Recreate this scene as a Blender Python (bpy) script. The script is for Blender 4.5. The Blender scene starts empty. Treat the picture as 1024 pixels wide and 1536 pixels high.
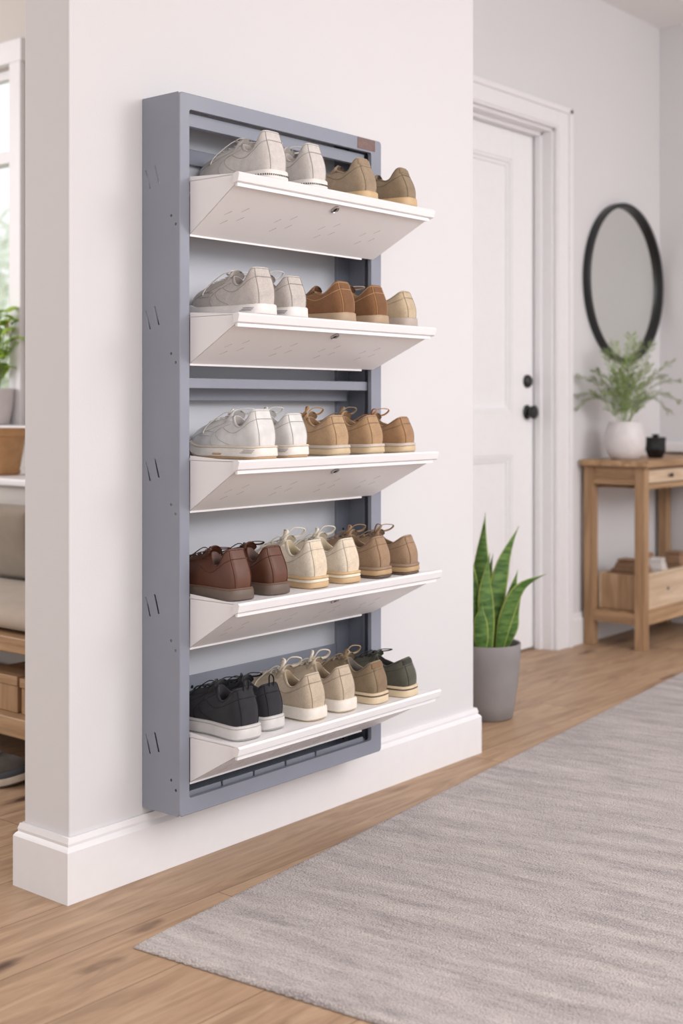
import bpy, math, random
from mathutils import Vector, Matrix
random.seed(7)
C = bpy.context.scene.collection
PI = math.pi

# ------------------------------------------------------------------ colours and materials
def lin(c):
    c = c / 255.0
    return c / 12.92 if c <= 0.04045 else ((c + 0.055) / 1.055) ** 2.4
def rgb(r, g, b): return (lin(r), lin(g), lin(b), 1.0)
def mul(c, k): return (min(1, c[0]*k), min(1, c[1]*k), min(1, c[2]*k), 1.0)

class NT:
    def __init__(s, name):
        s.m = bpy.data.materials.new(name); s.m.use_nodes = True
        s.t = s.m.node_tree; s.b = s.t.nodes['Principled BSDF']
    def n(s, kind, **kw):
        o = s.t.nodes.new(kind)
        for k, v in kw.items():
            if k in o.inputs: o.inputs[k].default_value = v
            else: setattr(o, k, v)
        return o
    def l(s, a, b): s.t.links.new(a, b)
    def coord(s, scale=(1, 1, 1), rot=(0, 0, 0)):
        tc = s.n('ShaderNodeTexCoord'); mp = s.n('ShaderNodeMapping')
        mp.inputs['Scale'].default_value = scale; mp.inputs['Rotation'].default_value = rot
        s.l(tc.outputs['Object'], mp.inputs['Vector']); return mp.outputs['Vector']
    def noise(s, vec, scale, detail=4, rough=0.5):
        n = s.n('ShaderNodeTexNoise'); n.inputs['Scale'].default_value = scale
        n.inputs['Detail'].default_value = detail; n.inputs['Roughness'].default_value = rough
        s.l(vec, n.inputs['Vector']); return n.outputs['Fac']
    def ramp(s, fac, stops):
        r = s.n('ShaderNodeValToRGB'); e = r.color_ramp.elements
        while len(e) < len(stops): e.new(0.5)
        for i, (p, c) in enumerate(stops): e[i].position = p; e[i].color = c
        s.l(fac, r.inputs['Fac']); return r.outputs['Color']
    def bump(s, h, strength=0.3, dist=0.001):
        b = s.n('ShaderNodeBump'); b.inputs['Strength'].default_value = strength
        b.inputs['Distance'].default_value = dist
        s.l(h, b.inputs['Height']); s.l(b.outputs['Normal'], s.b.inputs['Normal']); return b
    def base(s, c):
        if isinstance(c, tuple): s.b.inputs['Base Color'].default_value = c
        else: s.l(c, s.b.inputs['Base Color'])
    def set(s, rough=0.5, metal=0.0, spec=0.5):
        s.b.inputs['Roughness'].default_value = rough; s.b.inputs['Metallic'].default_value = metal
        s.b.inputs['Specular IOR Level'].default_value = spec

def mat_plain(name, c, rough=0.5, metal=0.0, spec=0.5, var=0.04, scale=30, bump=0.0, bscale=200, bd=0.0006):
    k = NT(name); v = k.coord(); f = k.noise(v, scale)
    k.base(k.ramp(f, [(0.3, mul(c, 1 - var)), (0.7, mul(c, 1 + var))]))
    k.set(rough, metal, spec)
    if bump: k.bump(k.noise(v, bscale, 3), bump, bd)
    return k.m
def mat_fabric(name, c, var=0.10, scale=420, big=18, bump=0.5):
    k = NT(name); v = k.coord()
    a = k.noise(v, scale, 3, 0.7); b = k.noise(v, big, 3)
    mx = k.n('ShaderNodeMath', operation='ADD'); k.l(a, mx.inputs[0]); k.l(b, mx.inputs[1])
    k.base(k.ramp(mx.outputs[0], [(0.75/2*1, mul(c, 1 - var*1.3)), (0.5, c), (0.64, mul(c, 1 + var))]))
    dv = k.n('ShaderNodeMath', operation='MULTIPLY'); k.l(mx.outputs[0], dv.inputs[0]); dv.inputs[1].default_value = 0.5
    k.l(dv.outputs[0], k.t.nodes['Color Ramp'].inputs['Fac'])
    k.set(0.92, 0, 0.15); k.bump(a, bump, 0.0008)
    k.b.inputs['Sheen Weight'].default_value = 0.15
    return k.m
def mat_leather(name, c):
    k = NT(name); v = k.coord(); b = k.noise(v, 25, 3)
    k.base(k.ramp(b, [(0.35, mul(c, 0.86)), (0.7, mul(c, 1.12))]))
    vo = k.n('ShaderNodeTexVoronoi'); vo.inputs['Scale'].default_value = 700; k.l(v, vo.inputs['Vector'])
    k.bump(vo.outputs['Distance'], 0.2, 0.0003); k.set(0.5, 0, 0.5); return k.m
def mat_wood(name, c1, c2, axis='X', rough=0.5, scale=1.0):
    sc = {'X': (1.3, 16, 16), 'Y': (16, 1.3, 16), 'Z': (16, 16, 1.3)}[axis]
    k = NT(name); v = k.coord(tuple(q*scale for q in sc))
    n = k.n('ShaderNodeTexNoise'); n.inputs['Scale'].default_value = 1.6; n.inputs['Detail'].default_value = 8
    n.inputs['Distortion'].default_value = 0.8; k.l(v, n.inputs['Vector'])
    f2 = k.noise(v, 9, 5, 0.7)
    ad = k.n('ShaderNodeMath', operation='MULTIPLY_ADD'); k.l(f2, ad.inputs[0]); ad.inputs[1].default_value = 0.35
    k.l(n.outputs['Fac'], ad.inputs[2])
    k.base(k.ramp(ad.outputs[0], [(0.5, c1), (0.85, c2)]))
    k.set(rough, 0, 0.3); k.bump(f2, 0.15, 0.001); return k.m

M = {}
def wallmat(name, c):
    k = NT(name); v = k.coord(); f = k.noise(v, 1.3, 3)
    k.base(k.ramp(f, [(0.3, mul(c, 0.985)), (0.7, mul(c, 1.015))])); k.set(0.75, 0, 0.25)
    k.bump(k.noise(v, 160, 4, 0.6), 0.18, 0.0012); return k.m
M['wall'] = wallmat('wall_paint', rgb(219, 217, 219))
M['wallL'] = wallmat('wall_paint_warm', rgb(205, 198, 192))
M['ceil'] = wallmat('ceiling_paint', rgb(242, 240, 240))
M['trim'] = mat_plain('trim_paint', rgb(234, 232, 234), 0.42, var=0.01, bump=0.05, bscale=60)
M['doorp'] = mat_plain('door_paint', rgb(240, 239, 241), 0.40, var=0.01)
M['steel'] = mat_plain('blue_grey_steel', rgb(141, 145, 158), 0.42, 0.0, 0.5, var=0.035, scale=6, bump=0.10, bscale=900, bd=0.0003)
M['panel'] = mat_plain('pale_grey_steel', rgb(206, 208, 215), 0.5, var=0.02, scale=4)
M['tray'] = mat_plain('white_coated_steel', rgb(238, 236, 238), 0.35, var=0.01, scale=8)
M['slot'] = mat_plain('slot_shade', rgb(150, 143, 141), 0.6)  # grey stands for the darkness inside the shelf slots
M['label'] = mat_plain('brown_tape', rgb(120, 96, 92), 0.6, var=0.15, scale=60)
M['chrome'] = mat_plain('chrome', rgb(190, 190, 195), 0.18, 1.0)
M['darkm'] = mat_plain('dark_metal', rgb(50, 52, 58), 0.35, 0.6)
M['black'] = mat_plain('black_metal', rgb(26, 26, 29), 0.38, 0.0, 0.5, var=0.05)
M['blackg'] = mat_plain('black_glaze', rgb(20, 19, 22), 0.22, 0.0, 0.5, var=0.05)
M['oak'] = mat_wood('oak_long', rgb(152, 120, 88), rgb(196, 162, 126), 'X')
M['oakz'] = mat_wood('oak_upright', rgb(146, 114, 84), rgb(184, 150, 116), 'Z')
M['oaky'] = mat_wood('oak_deep', rgb(146, 114, 84), rgb(184, 150, 116), 'Y')
M['pine'] = mat_wood('pale_pine', rgb(192, 166, 138), rgb(222, 200, 174), 'X')
M['pinez'] = mat_wood('darker_pine', rgb(150, 118, 88), rgb(196, 164, 130), 'Z')  # darker pine than the front, for the crate's end boards
M['kraft'] = mat_plain('kraft_cloth', rgb(156, 124, 98), 0.85, var=0.12, scale=40, bump=0.3)
M['linen'] = mat_fabric('white_linen', rgb(222, 215, 210), 0.05)
M['concrete'] = mat_plain('grey_concrete', rgb(140, 135, 135), 0.7, var=0.06, scale=14, bump=0.15, bscale=80)
M['ceramic'] = mat_plain('pale_ceramic', rgb(216, 210, 210), 0.4, var=0.04, scale=30, bump=0.1, bscale=60)
M['soil'] = mat_plain('soil', rgb(58, 44, 38), 0.95, var=0.5, scale=120, bump=1.0, bscale=120, bd=0.004)
M['terra'] = mat_plain('terracotta', rgb(186, 142, 98), 0.75, var=0.12, scale=30, bump=0.2, bscale=120)
M['sofa'] = mat_fabric('taupe_upholstery', rgb(180, 166, 152), 0.06, 300, 12)
M['pillow'] = mat_fabric('brown_grey_linen', rgb(150, 138, 125), 0.07, 260, 12)
M['mirror'] = mat_plain('mirror_glass', (0.86, 0.88, 0.85, 1), 0.02, 1.0, var=0.0)
M['stem'] = mat_plain('stem_green', rgb(110, 130, 70), 0.6, var=0.1)
M['fern'] = mat_plain('fern_green', rgb(142, 160, 102), 0.6, var=0.28, scale=25)
M['leafb'] = mat_plain('bright_leaf', rgb(168, 204, 76), 0.42, var=0.35, scale=20)
M['leafb'].node_tree.nodes['Principled BSDF'].inputs['Transmission Weight'].default_value = 0.0
M['bush'] = mat_plain('hazed_leaf', rgb(226, 234, 214), 0.7, var=0.25, scale=3)  # outdoor glare and haze painted in as near-white leaves
M['lawn'] = mat_plain('hazed_lawn', rgb(222, 228, 208), 0.9, var=0.1, scale=3)  # grass whitened too, haze put into its colour
def glass_mat():
    k = NT('window_glass'); k.base((0.97, 0.98, 0.98, 1)); k.set(0.0, 0, 0.5)
    k.b.inputs['Transmission Weight'].default_value = 1.0; k.b.inputs['IOR'].default_value = 1.02
    return k.m
M['glass'] = glass_mat()
def floor_mat():
    k = NT('oak_floor'); v = k.coord()
    br = k.n('ShaderNodeTexBrick', offset=0.37, offset_frequency=2)
    br.inputs['Color1'].default_value = (0.0, 0, 0, 1); br.inputs['Color2'].default_value = (1, 1, 1, 1)
    br.inputs['Mortar'].default_value = (0.5, 0.5, 0.5, 1)
    br.inputs['Scale'].default_value = 1.0; br.inputs['Brick Width'].default_value = 1.9
    br.inputs['Row Height'].default_value = 0.19; br.inputs['Mortar Size'].default_value = 0.0012
    br.inputs['Mortar Smooth'].default_value = 0.2; br.inputs['Bias'].default_value = 0.0
    k.l(v, br.inputs['Vector'])
    # shift grain per plank
    sh = k.n('ShaderNodeVectorMath', operation='MULTIPLY_ADD'); k.l(br.outputs['Color'], sh.inputs[0])
    sh.inputs[1].default_value = (3.0, 7.0, 5.0); k.l(v, sh.inputs[2])
    mp = k.n('ShaderNodeMapping'); mp.inputs['Scale'].default_value = (1.5, 13, 1); k.l(sh.outputs[0], mp.inputs['Vector'])
    n1 = k.n('ShaderNodeTexNoise'); n1.inputs['Scale'].default_value = 1.7; n1.inputs['Detail'].default_value = 9
    n1.inputs['Roughness'].default_value = 0.62; n1.inputs['Distortion'].default_value = 1.4; k.l(mp.outputs[0], n1.inputs['Vector'])
    c = k.ramp(n1.outputs['Fac'], [(0.28, rgb(144, 116, 93)), (0.47, rgb(172, 142, 115)), (0.75, rgb(198, 169, 140))])
    # broad tone per plank
    hs = k.n('ShaderNodeHueSaturation'); k.l(c, hs.inputs['Color'])
    mr = k.n('ShaderNodeMapRange'); k.l(br.outputs['Color'], mr.inputs['Value'])
    mr.inputs['To Min'].default_value = 0.92; mr.inputs['To Max'].default_value = 1.07
    k.l(mr.outputs[0], hs.inputs['Value'])
    # knots
    mk = k.n('ShaderNodeMapping'); mk.inputs['Scale'].default_value = (2.3, 7, 1); k.l(sh.outputs[0], mk.inputs['Vector'])
    vo = k.n('ShaderNodeTexVoronoi'); vo.inputs['Scale'].default_value = 1.0; vo.inputs['Randomness'].default_value = 1.0
    wv = k.n('ShaderNodeTexNoise'); wv.inputs['Scale'].default_value = 5; k.l(mk.outputs[0], wv.inputs['Vector'])
    av = k.n('ShaderNodeVectorMath', operation='MULTIPLY_ADD'); k.l(wv.outputs['Color'], av.inputs[0])
    av.inputs[1].default_value = (.25, .25, .25); k.l(mk.outputs[0], av.inputs[2]); k.l(av.outputs[0], vo.inputs['Vector'])
    kf = k.ramp(vo.outputs['Distance'], [(0.05, (1, 1, 1, 1)), (0.18, (0, 0, 0, 1))])
    mx = k.n('ShaderNodeMix', data_type='RGBA'); k.l(kf, mx.inputs['Factor'])
    k.l(hs.outputs[0], mx.inputs['A']); mx.inputs['B'].default_value = rgb(84, 60, 48)
    m2 = k.n('ShaderNodeMix', data_type='RGBA'); k.l(br.outputs['Fac'], m2.inputs['Factor'])
    k.l(mx.outputs['Result'], m2.inputs['A']); m2.inputs['B'].default_value = rgb(112, 88, 72)
    k.base(m2.outputs['Result']); k.set(0.48, 0, 0.35)
    k.bump(n1.outputs['Fac'], 0.12, 0.002); return k.m
M['floor'] = floor_mat()
def rug_mat():
    k = NT('woven_rug'); v = k.coord()
    st = k.coord((6.5, 1.1, 1)); s1 = k.noise(st, 3.2, 6, 0.65)
    st2 = k.coord((95, 14, 1)); s2 = k.noise(st2, 1.0, 3, 0.6)
    w = k.n('ShaderNodeTexVoronoi'); w.inputs['Scale'].default_value = 1.0
    cv = k.coord((270, 200, 1)); k.l(cv, w.inputs['Vector']); w.inputs['Randomness'].default_value = 0.75
    a = k.n('ShaderNodeMath', operation='MULTIPLY_ADD'); k.l(s2, a.inputs[0]); a.inputs[1].default_value = 0.40; k.l(s1, a.inputs[2])
    b = k.n('ShaderNodeMath', operation='MULTIPLY_ADD'); k.l(w.outputs['Distance'], b.inputs[0]); b.inputs[1].default_value = -0.42; k.l(a.outputs[0], b.inputs[2])
    k.base(k.ramp(b.outputs[0], [(0.20, rgb(144, 137, 137)), (0.48, rgb(182, 173, 171)), (0.78, rgb(210, 201, 197))]))
    k.set(0.95, 0, 0.1); k.b.inputs['Sheen Weight'].default_value = 0.2
    inv = k.n('ShaderNodeMath', operation='MULTIPLY'); k.l(w.outputs['Distance'], inv.inputs[0]); inv.inputs[1].default_value = -1
    k.bump(inv.outputs[0], 1.0, 0.0035); return k.m
M['rug'] = rug_mat()
def snake_mat():
    k = NT('snake_leaf'); uv = k.n('ShaderNodeUVMap'); sp = k.n('ShaderNodeSeparateXYZ'); k.l(uv.outputs[0], sp.inputs[0])
    ab = k.n('ShaderNodeMath', operation='SUBTRACT'); k.l(sp.outputs['X'], ab.inputs[0]); ab.inputs[1].default_value = 0.5
    ab2 = k.n('ShaderNodeMath', operation='ABSOLUTE'); k.l(ab.outputs[0], ab2.inputs[0])
    v = k.coord((1, 1, 4)); n = k.noise(v, 22, 4)
    g = k.ramp(n, [(0.35, rgb(60, 94, 40)), (0.65, rgb(104, 136, 68))])
    e = k.ramp(ab2.outputs[0], [(0.40, (0, 0, 0, 1)), (0.46, (1, 1, 1, 1))])
    mx = k.n('ShaderNodeMix', data_type='RGBA'); k.l(e, mx.inputs['Factor']); k.l(g, mx.inputs['A']); mx.inputs['B'].default_value = rgb(158, 172, 84)
    k.base(mx.outputs['Result']); k.set(0.4, 0, 0.4); return k.m
M['snake'] = snake_mat()

# ------------------------------------------------------------------ mesh builder
ORG = {}
class MB:
    def __init__(s): s.v = []; s.f = []; s.uv = None
    def add(s, vs, fs):
        o = len(s.v); s.v += [tuple(p) for p in vs]; s.f += [tuple(i + o for i in f) for f in fs]; return s
    def box(s, x0, x1, y0, y1, z0, z1):
        vs = [(x, y, z) for x in (x0, x1) for y in (y0, y1) for z in (z0, z1)]
        return s.add(vs, [(0, 1, 3, 2), (4, 6, 7, 5), (0, 4, 5, 1), (2, 3, 7, 6), (0, 2, 6, 4), (1, 5, 7, 3)])
    def prism(s, poly, p0, p1):        # poly list of 3D pts, extruded by vector p1-p0
        d = Vector(p1) - Vector(p0); n = len(poly)
        vs = [Vector(p) for p in poly] + [Vector(p) + d for p in poly]
        return s.add(vs, [tuple(range(n))[::-1], tuple(range(n, 2*n))] + [(i, (i+1) % n, n + (i+1) % n, n + i) for i in range(n)])
    def rings(s, rs, closed=True, cap0=False, cap1=False):
        n = len(rs[0]); o = len(s.v)
        for r in rs: s.v += [tuple(p) for p in r]
        for k in range(len(rs)-1):
            for i in range(n if closed else n-1):
                j = (i+1) % n; a = o + k*n
                s.f.append((a+i, a+j, a+n+j, a+n+i))
        if cap0: s.f.append(tuple(o + i for i in range(n))[::-1])
        if cap1: s.f.append(tuple(o + (len(rs)-1)*n + i for i in range(n)))
        return s
    def lathe(s, prof, c=(0, 0, 0), n=40, cap0=False, cap1=False):
        return s.rings([[(c[0]+r*math.cos(2*PI*i/n), c[1]+r*math.sin(2*PI*i/n), c[2]+z) for i in range(n)] for r, z in prof], True, cap0, cap1)
    def tube(s, pts, r, n=6, taper=None, flat=1.0):
        pts = [Vector(p) for p in pts]; rs = []; up = None
        for i, p in enumerate(pts):
            t = (pts[min(i+1, len(pts)-1)] - pts[max(i-1, 0)])
            if t.length < 1e-9: t = Vector((0, 0, 1))
            t.normalize()
            if up is None:
                up = Vector((0, 0, 1)) if abs(t.z) < 0.9 else Vector((1, 0, 0))
            a = (up - t*up.dot(t))
            if a.length < 1e-6: a = t.orthogonal()
            a.normalize(); b = t.cross(a); up = a
            rr = r * (taper(i/(len(pts)-1)) if taper else 1)
            rs.append([p + a*math.cos(2*PI*k/n)*rr*flat + b*math.sin(2*PI*k/n)*rr for k in range(n)])
        return s.rings(rs, True, True, True)
    def sweep(s, prof, path):          # prof: list of (out, z); path: list of (pt, outdir) -> skirting
        rs = [[(p[0]+d[0]*o, p[1]+d[1]*o, z) for o, z in prof] for p, d in path]
        n = len(prof); oo = len(s.v)
        for r in rs: s.v += r
        for k in range(len(rs)-1):
            for i in range(n):
                j = (i+1) % n; a = oo + k*n; s.f.append((a+i, a+n+i, a+n+j, a+j))
        s.f.append(tuple(oo+i for i in range(n))); s.f.append(tuple(oo+(len(rs)-1)*n+i for i in range(n))[::-1]); return s
    def build(s, name, mat, parent=None, smooth=False, bevel=0, loc=None, subsurf=0, seg=2, angle=35):
        off = Vector((0, 0, 0))
        if parent is not None: off = ORG.get(parent.name, Vector((0, 0, 0)))
        if loc is not None: off = Vector(loc)
        me = bpy.data.meshes.new(name)
        me.from_pydata([tuple(Vector(p) - off) for p in s.v], [], s.f)
        if s.uv:
            uvl = me.uv_layers.new(name='UVMap')
            for lp in me.loops: uvl.data[lp.index].uv = s.uv[lp.vertex_index]
        me.validate(); me.update()
        o = bpy.data.objects.new(name, me); C.objects.link(o)
        me.materials.append(M[mat] if isinstance(mat, str) else mat)
        if smooth:
            for p in me.polygons: p.use_smooth = True
            if smooth == 'auto':
                me.set_sharp_from_angle(angle=math.radians(angle))
        if parent is not None: o.parent = parent; ORG[o.name] = off
        if loc is not None: o.location = loc; ORG[o.name] = Vector(loc)
        if bevel:
            b = o.modifiers.new('bevel', 'BEVEL'); b.width = bevel; b.segments = seg; b.limit_method = 'ANGLE'; b.angle_limit = math.radians(40)
            for p in me.polygons: p.use_smooth = True
            w = o.modifiers.new('wn', 'WEIGHTED_NORMAL'); w.keep_sharp = True
        if subsurf:
            b = o.modifiers.new('sub', 'SUBSURF'); b.levels = subsurf; b.render_levels = subsurf
        return o
def tag(o, label=None, cat=None, group=None, kind=None):
    if label: o['label'] = label
    if cat: o['category'] = cat
    if group: o['group'] = group
    if kind: o['kind'] = kind
    return o
def thing(name, label, cat, loc, group=None, rotz=0):
    o = bpy.data.objects.new(name, None); C.objects.link(o); o.empty_display_size = 0.05
    o.location = loc; o.rotation_euler = (0, 0, rotz); ORG[o.name] = Vector(loc)
    return tag(o, label, cat, group)
def struct(name, mb, mat, **kw):
    o = mb.build(name, mat, **kw); o['kind'] = 'structure'; return o
def cr(P, t, closed=False):            # catmull-rom
    n = len(P)
    if closed:
        i = math.floor(t); u = t - i; g = [P[(i+k) % n] for k in (-1, 0, 1, 2)]
    else:
        t = min(max(t, 0), n-1-1e-9); i = int(t); u = t - i
        g = [P[max(i-1, 0)], P[i], P[min(i+1, n-1)], P[min(i+2, n-1)]]
    return tuple(0.5*((2*b) + (-a+c)*u + (2*a-5*b+4*c-d)*u*u + (-a+3*b-3*c+d)*u**3) for a, b, c, d in zip(*g))
def curve(P, n=16): return [cr(P, (len(P)-1)*i/(n-1)) for i in range(n)]
def sm(a, b, x):
    t = min(max((x-a)/(b-a), 0), 1); return t*t*(3-2*t)

# ------------------------------------------------------------------ room shell
WY = 2.095            # face of the wall that carries the rack
XE, XF = 1.671, 3.128 # its two ends
YB = 2.241            # its back face
DY = 2.722            # wall with the door
FX = 5.615            # far wall
H = 2.75
floor = struct('floor', MB().box(-3.5, FX+.12, -3.2, 2.86, -.05, 0).box(-3.5, 3.12, 2.86, 7.0, -.05, 0), 'floor')
struct('ceiling', MB().box(-3.5, FX+.12, -3.2, 2.86, H, H+.05).box(-3.5, 3.12, 2.86, 7.0, H, H+.05), 'ceil')
struct('wall_partition', MB().box(XE, XF, WY, YB, 0, H), 'wall', bevel=.004)
struct('wall_return', MB().box(3.0, XF, YB+.001, 2.80, 0, H), 'wall')
ox0, ox1, oz1 = 3.775, 4.645, 2.128       # door opening
w = MB(); w.box(XF+.001, ox0, DY, DY+.13, 0, H); w.box(ox1, FX+.12, DY, DY+.13, 0, H); w.box(ox0, ox1, DY, DY+.13, oz1, H)
struct('wall_door_side', w, 'wall')
struct('wall_far', MB().box(FX, FX+.12, -3.2, DY-.001, 0, H), 'wall')
# window wall of the room on the left (plane x=3.0)
wy0, wy1, wz0, wz1 = 4.085, 5.9, .93, 2.285
w = MB(); w.box(3.001, 3.12, 2.801, wy0, 0, H); w.box(3.001, 3.12, wy1, 7, 0, H); w.box(3.001, 3.12, wy0, wy1, 0, wz0); w.box(3.001, 3.12, wy0, wy1, wz1, H)
struct('wall_window_side', w, 'wallL')
struct('wall_left_room', MB().box(-3.4, 3.0, 6.9, 7.0, 0, H), 'wallL')
# window
f = MB()
cy = .07
f.box(2.975, 3.0, wy0-cy, wy0, wz0-.02, wz1+.085); f.box(2.975, 3.0, wy1, wy1+cy, wz0-.02, wz1+.085); f.box(2.97, 3.0, wy0-cy-.01, wy1+cy, wz1, wz1+.085)
for (a, b) in ((wy0, wy0+.028), (wy1-.028, wy1), (4.95, 5.0)): f.box(3.03, 3.07, a, b, wz0, wz1)
f.box(3.03, 3.07, wy0, wy1, wz1-.035, wz1); f.box(3.03, 3.07, wy0, wy1, wz0, wz0+.04); f.box(3.02, 3.08, wy0, wy1, 1.925, 1.97)
win = struct('window_1', f, 'trim', bevel=.004)
g = MB().box(3.048, 3.052, wy0, wy1, wz0, wz1); g.build('glass_pane', 'glass', parent=win)
struct('trim_1', MB().box(2.84, 3.03, 3.75, 6.2, wz0-.035, wz0-.003), 'trim', bevel=.006)
# deep ledge below the window
struct('trim_2', MB().box(2.52, 2.995, 2.95, 6.3, .742, .767), 'trim', bevel=.006)
struct('trim_3', MB().box(2.545, 2.84, 2.97, 6.3, 0, .741), 'wallL')
# skirting
prof = [(0, 0), (.016, 0), (.016, .104), (.013, .109), (.0085, .113), (.0095, .119), (.006, .130), (0, .130)]
b = MB(); e = .0005
b.sweep(prof, [((XE-e, YB+e), (-1, 1)), ((XE-e, WY-e), (-1, -1)), ((XF+e, WY-e), (1, -1)), ((XF+e, DY-.02), (1, 0))])
struct('baseboard_partition', b, 'trim', smooth='auto', angle=25)
b = MB(); b.sweep(prof, [((3.16, DY-e), (0, -1)), ((3.69, DY-e), (0, -1))]); b.sweep(prof, [((4.757, DY-e), (0, -1)), ((FX-.02, DY-e), (0, -1))])
struct('baseboard_door_side', b, 'trim', smooth='auto', angle=25)
b = MB(); b.sweep(prof, [((FX-e, DY-.001), (-1, 0)), ((FX-e, -3.1), (-1, 0))])
struct('baseboard_far', b, 'trim', smooth='auto', angle=25)
b = MB(); b.sweep(prof, [((XF-.2, YB+e), (0, 1)), ((XE, YB+e), (0, 1))])
struct('baseboard_back', b, 'trim', smooth='auto', angle=25)
# low white ledge on the far wall by the table
struct('trim_4', MB().box(FX-.06, FX-.001, 1.2, 2.69, .785, .832), 'trim', bevel=.008)
# door with casing
dc = MB()
cw = .095
def casing(m, x0, x1, z0, z1):
    m.box(x0, x1, DY-.020, DY-.0005, z0, z1)
casing(dc, ox1, ox1+cw+.015, 0, oz1+.09); casing(dc, ox0-cw, ox0, 0, oz1+.09); casing(dc, ox0, ox1, oz1, oz1+.09)
dc.box(ox1+cw-.008, ox1+cw+.017, DY-.030, DY-.0005, 0, oz1+.092); dc.box(ox0-cw-.004, ox0-cw+.018, DY-.03, DY-.0005, 0, oz1+.092); dc.box(ox0-cw, ox1+cw+.017, DY-.030, DY-.0005, oz1+.072, oz1+.094)
dc.box(ox1+.008, ox1+.018, DY-.025, DY-.0005, 0, oz1+.012); dc.box(ox0-.018, ox0-.008, DY-.025, DY-.0005, 0, oz1+.012); dc.box(ox0-.018, ox1+.018, DY-.025, DY-.0005, oz1+.008, oz1+.018)
# jamb linings and stops
dc.box(ox1-.012, ox1, DY-.001, DY+.14, 0, oz1); dc.box(ox0, ox0+.012, DY-.001, DY+.14, 0, oz1); dc.box(ox0, ox1, DY-.001, DY+.14, oz1-.012, oz1)
dc.box(ox1-.026, ox1-.011, DY+.045, DY+.075, 0, oz1-.01); dc.box(ox0+.01, ox0+.026, DY+.045, DY+.075, 0, oz1-.01); dc.box(ox0+.01, ox1-.01, DY+.045, DY+.075, oz1-.026, oz1-.01)
struct('trim_5', dc, 'trim', bevel=.0025)
dx0, dx1, dy0, dz1 = ox0+.014, ox1-.014, DY+.082, oz1-.014
d = MB(); st = .165
pan = [(.24, .80), (.97, 1.985)]
px0, px1 = dx0+st, dx1-st
d.box(dx0, px0, dy0, dy0+.04, .008, dz1); d.box(px1, dx1, dy0, dy0+.04, .008, dz1)
d.box(px0, px1, dy0, dy0+.04, .008, pan[0][0]); d.box(px0, px1, dy0, dy0+.04, pan[0][1], pan[1][0]); d.box(px0, px1, dy0, dy0+.04, pan[1][1], dz1)
for z0, z1 in pan:
    d.box(px0-.002, px1+.002, dy0+.018, dy0+.034, z0-.002, z1+.002)
    for k, (q, dep) in enumerate(((.012, .003), (.026, .010))):
        a = 0 if k == 0 else .012
        d.box(px0+a, px0+q, dy0+dep, dy0+.024, z0+a, z1-a); d.box(px1-q, px1-a, dy0+dep, dy0+.024, z0+a, z1-a)
        d.box(px0+q, px1-q, dy0+dep, dy0+.024, z0+a, z0+q); d.box(px0+q, px1-q, dy0+dep, dy0+.024, z1-q, z1-a)
door = struct('door_1', d, 'doorp', bevel=.002)
def lathe_y(prof, c, n=32):     # lathe about -Y axis: prof (r, outwards)
    m = MB(); m.rings([[(c[0]+r*math.cos(2*PI*i/n), c[1]-o, c[2]+r*math.sin(2*PI*i/n)) for i in range(n)] for r, o in prof], True, True, True); return m
k = lathe_y([(.030, 0), (.030, .005), (.026, .009), (.012, .012), (.011, .018), (.017, .022), (.026, .027), (.0285, .034), (.025, .041), (.015, .045), (.004, .046)], (4.572, dy0-.0005, .972))
k.build('door_knob', 'black', parent=door, smooth='auto')
k = lathe_y([(.027, 0), (.027, .007), (.024, .013), (.018, .018), (.006, .020)], (4.572, dy0-.0005, 1.098)); k.build('deadbolt', 'black', parent=door, smooth='auto')

# ------------------------------------------------------------------ rug
A = Vector((1.602, 1.822)); ang = math.atan2(.099, .995); ex = Vector((math.cos(ang), math.sin(ang))); ey = Vector((math.sin(ang), -math.cos(ang)))
L_, W_ = 3.25, 1.75; nx, ny = 330, 180
rm = MB(); T = .011
vs = []
for j in range(ny+1):
    for i in range(nx+1):
        u = L_*i/nx; v = W_*j/ny; z = T
        ed = min(u, L_-u, v, W_-v)
        if ed < .009: z = T*(.45 + .55*ed/.009)
        z += .0009*math.sin(u*290 + 2*math.sin(v*40))*math.sin(v*170)
        if i in (0, nx): v += 0; u += .0022*math.sin(v*310)*(1 if i else -1)
        if j in (0, ny): v += .0022*math.sin(u*260)*(1 if j else -1)
        if i in (0, nx) or j in (0, ny): z = T*.35
        vs.append((u, -v, z))
fs = [(j*(nx+1)+i, (j+1)*(nx+1)+i, (j+1)*(nx+1)+i+1, j*(nx+1)+i+1) for j in range(ny) for i in range(nx)]
rm.add(vs, fs)
o = len(rm.v); border = [j*(nx+1) for j in range(ny+1)] + [ny*(nx+1)+i for i in range(1, nx+1)] + [j*(nx+1)+nx for j in range(ny-1, -1, -1)] + [i for i in range(nx-1, 0, -1)]
rm.v += [(rm.v[i][0], rm.v[i][1], .0008) for i in border]; n = len(border)
rm.f += [(border[i], border[(i+1) % n], o+(i+1) % n, o+i)[::-1] for i in range(n)]; rm.f.append(tuple(o+i for i in range(n))[::-1])
rug = rm.build('area_rug', 'rug', smooth=True)
rug.location = (A.x, A.y, 0); rug.rotation_euler = (0, 0, ang)
tag(rug, 'large grey woven rug with faint streaks lying on the oak floor', 'rug')

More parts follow.
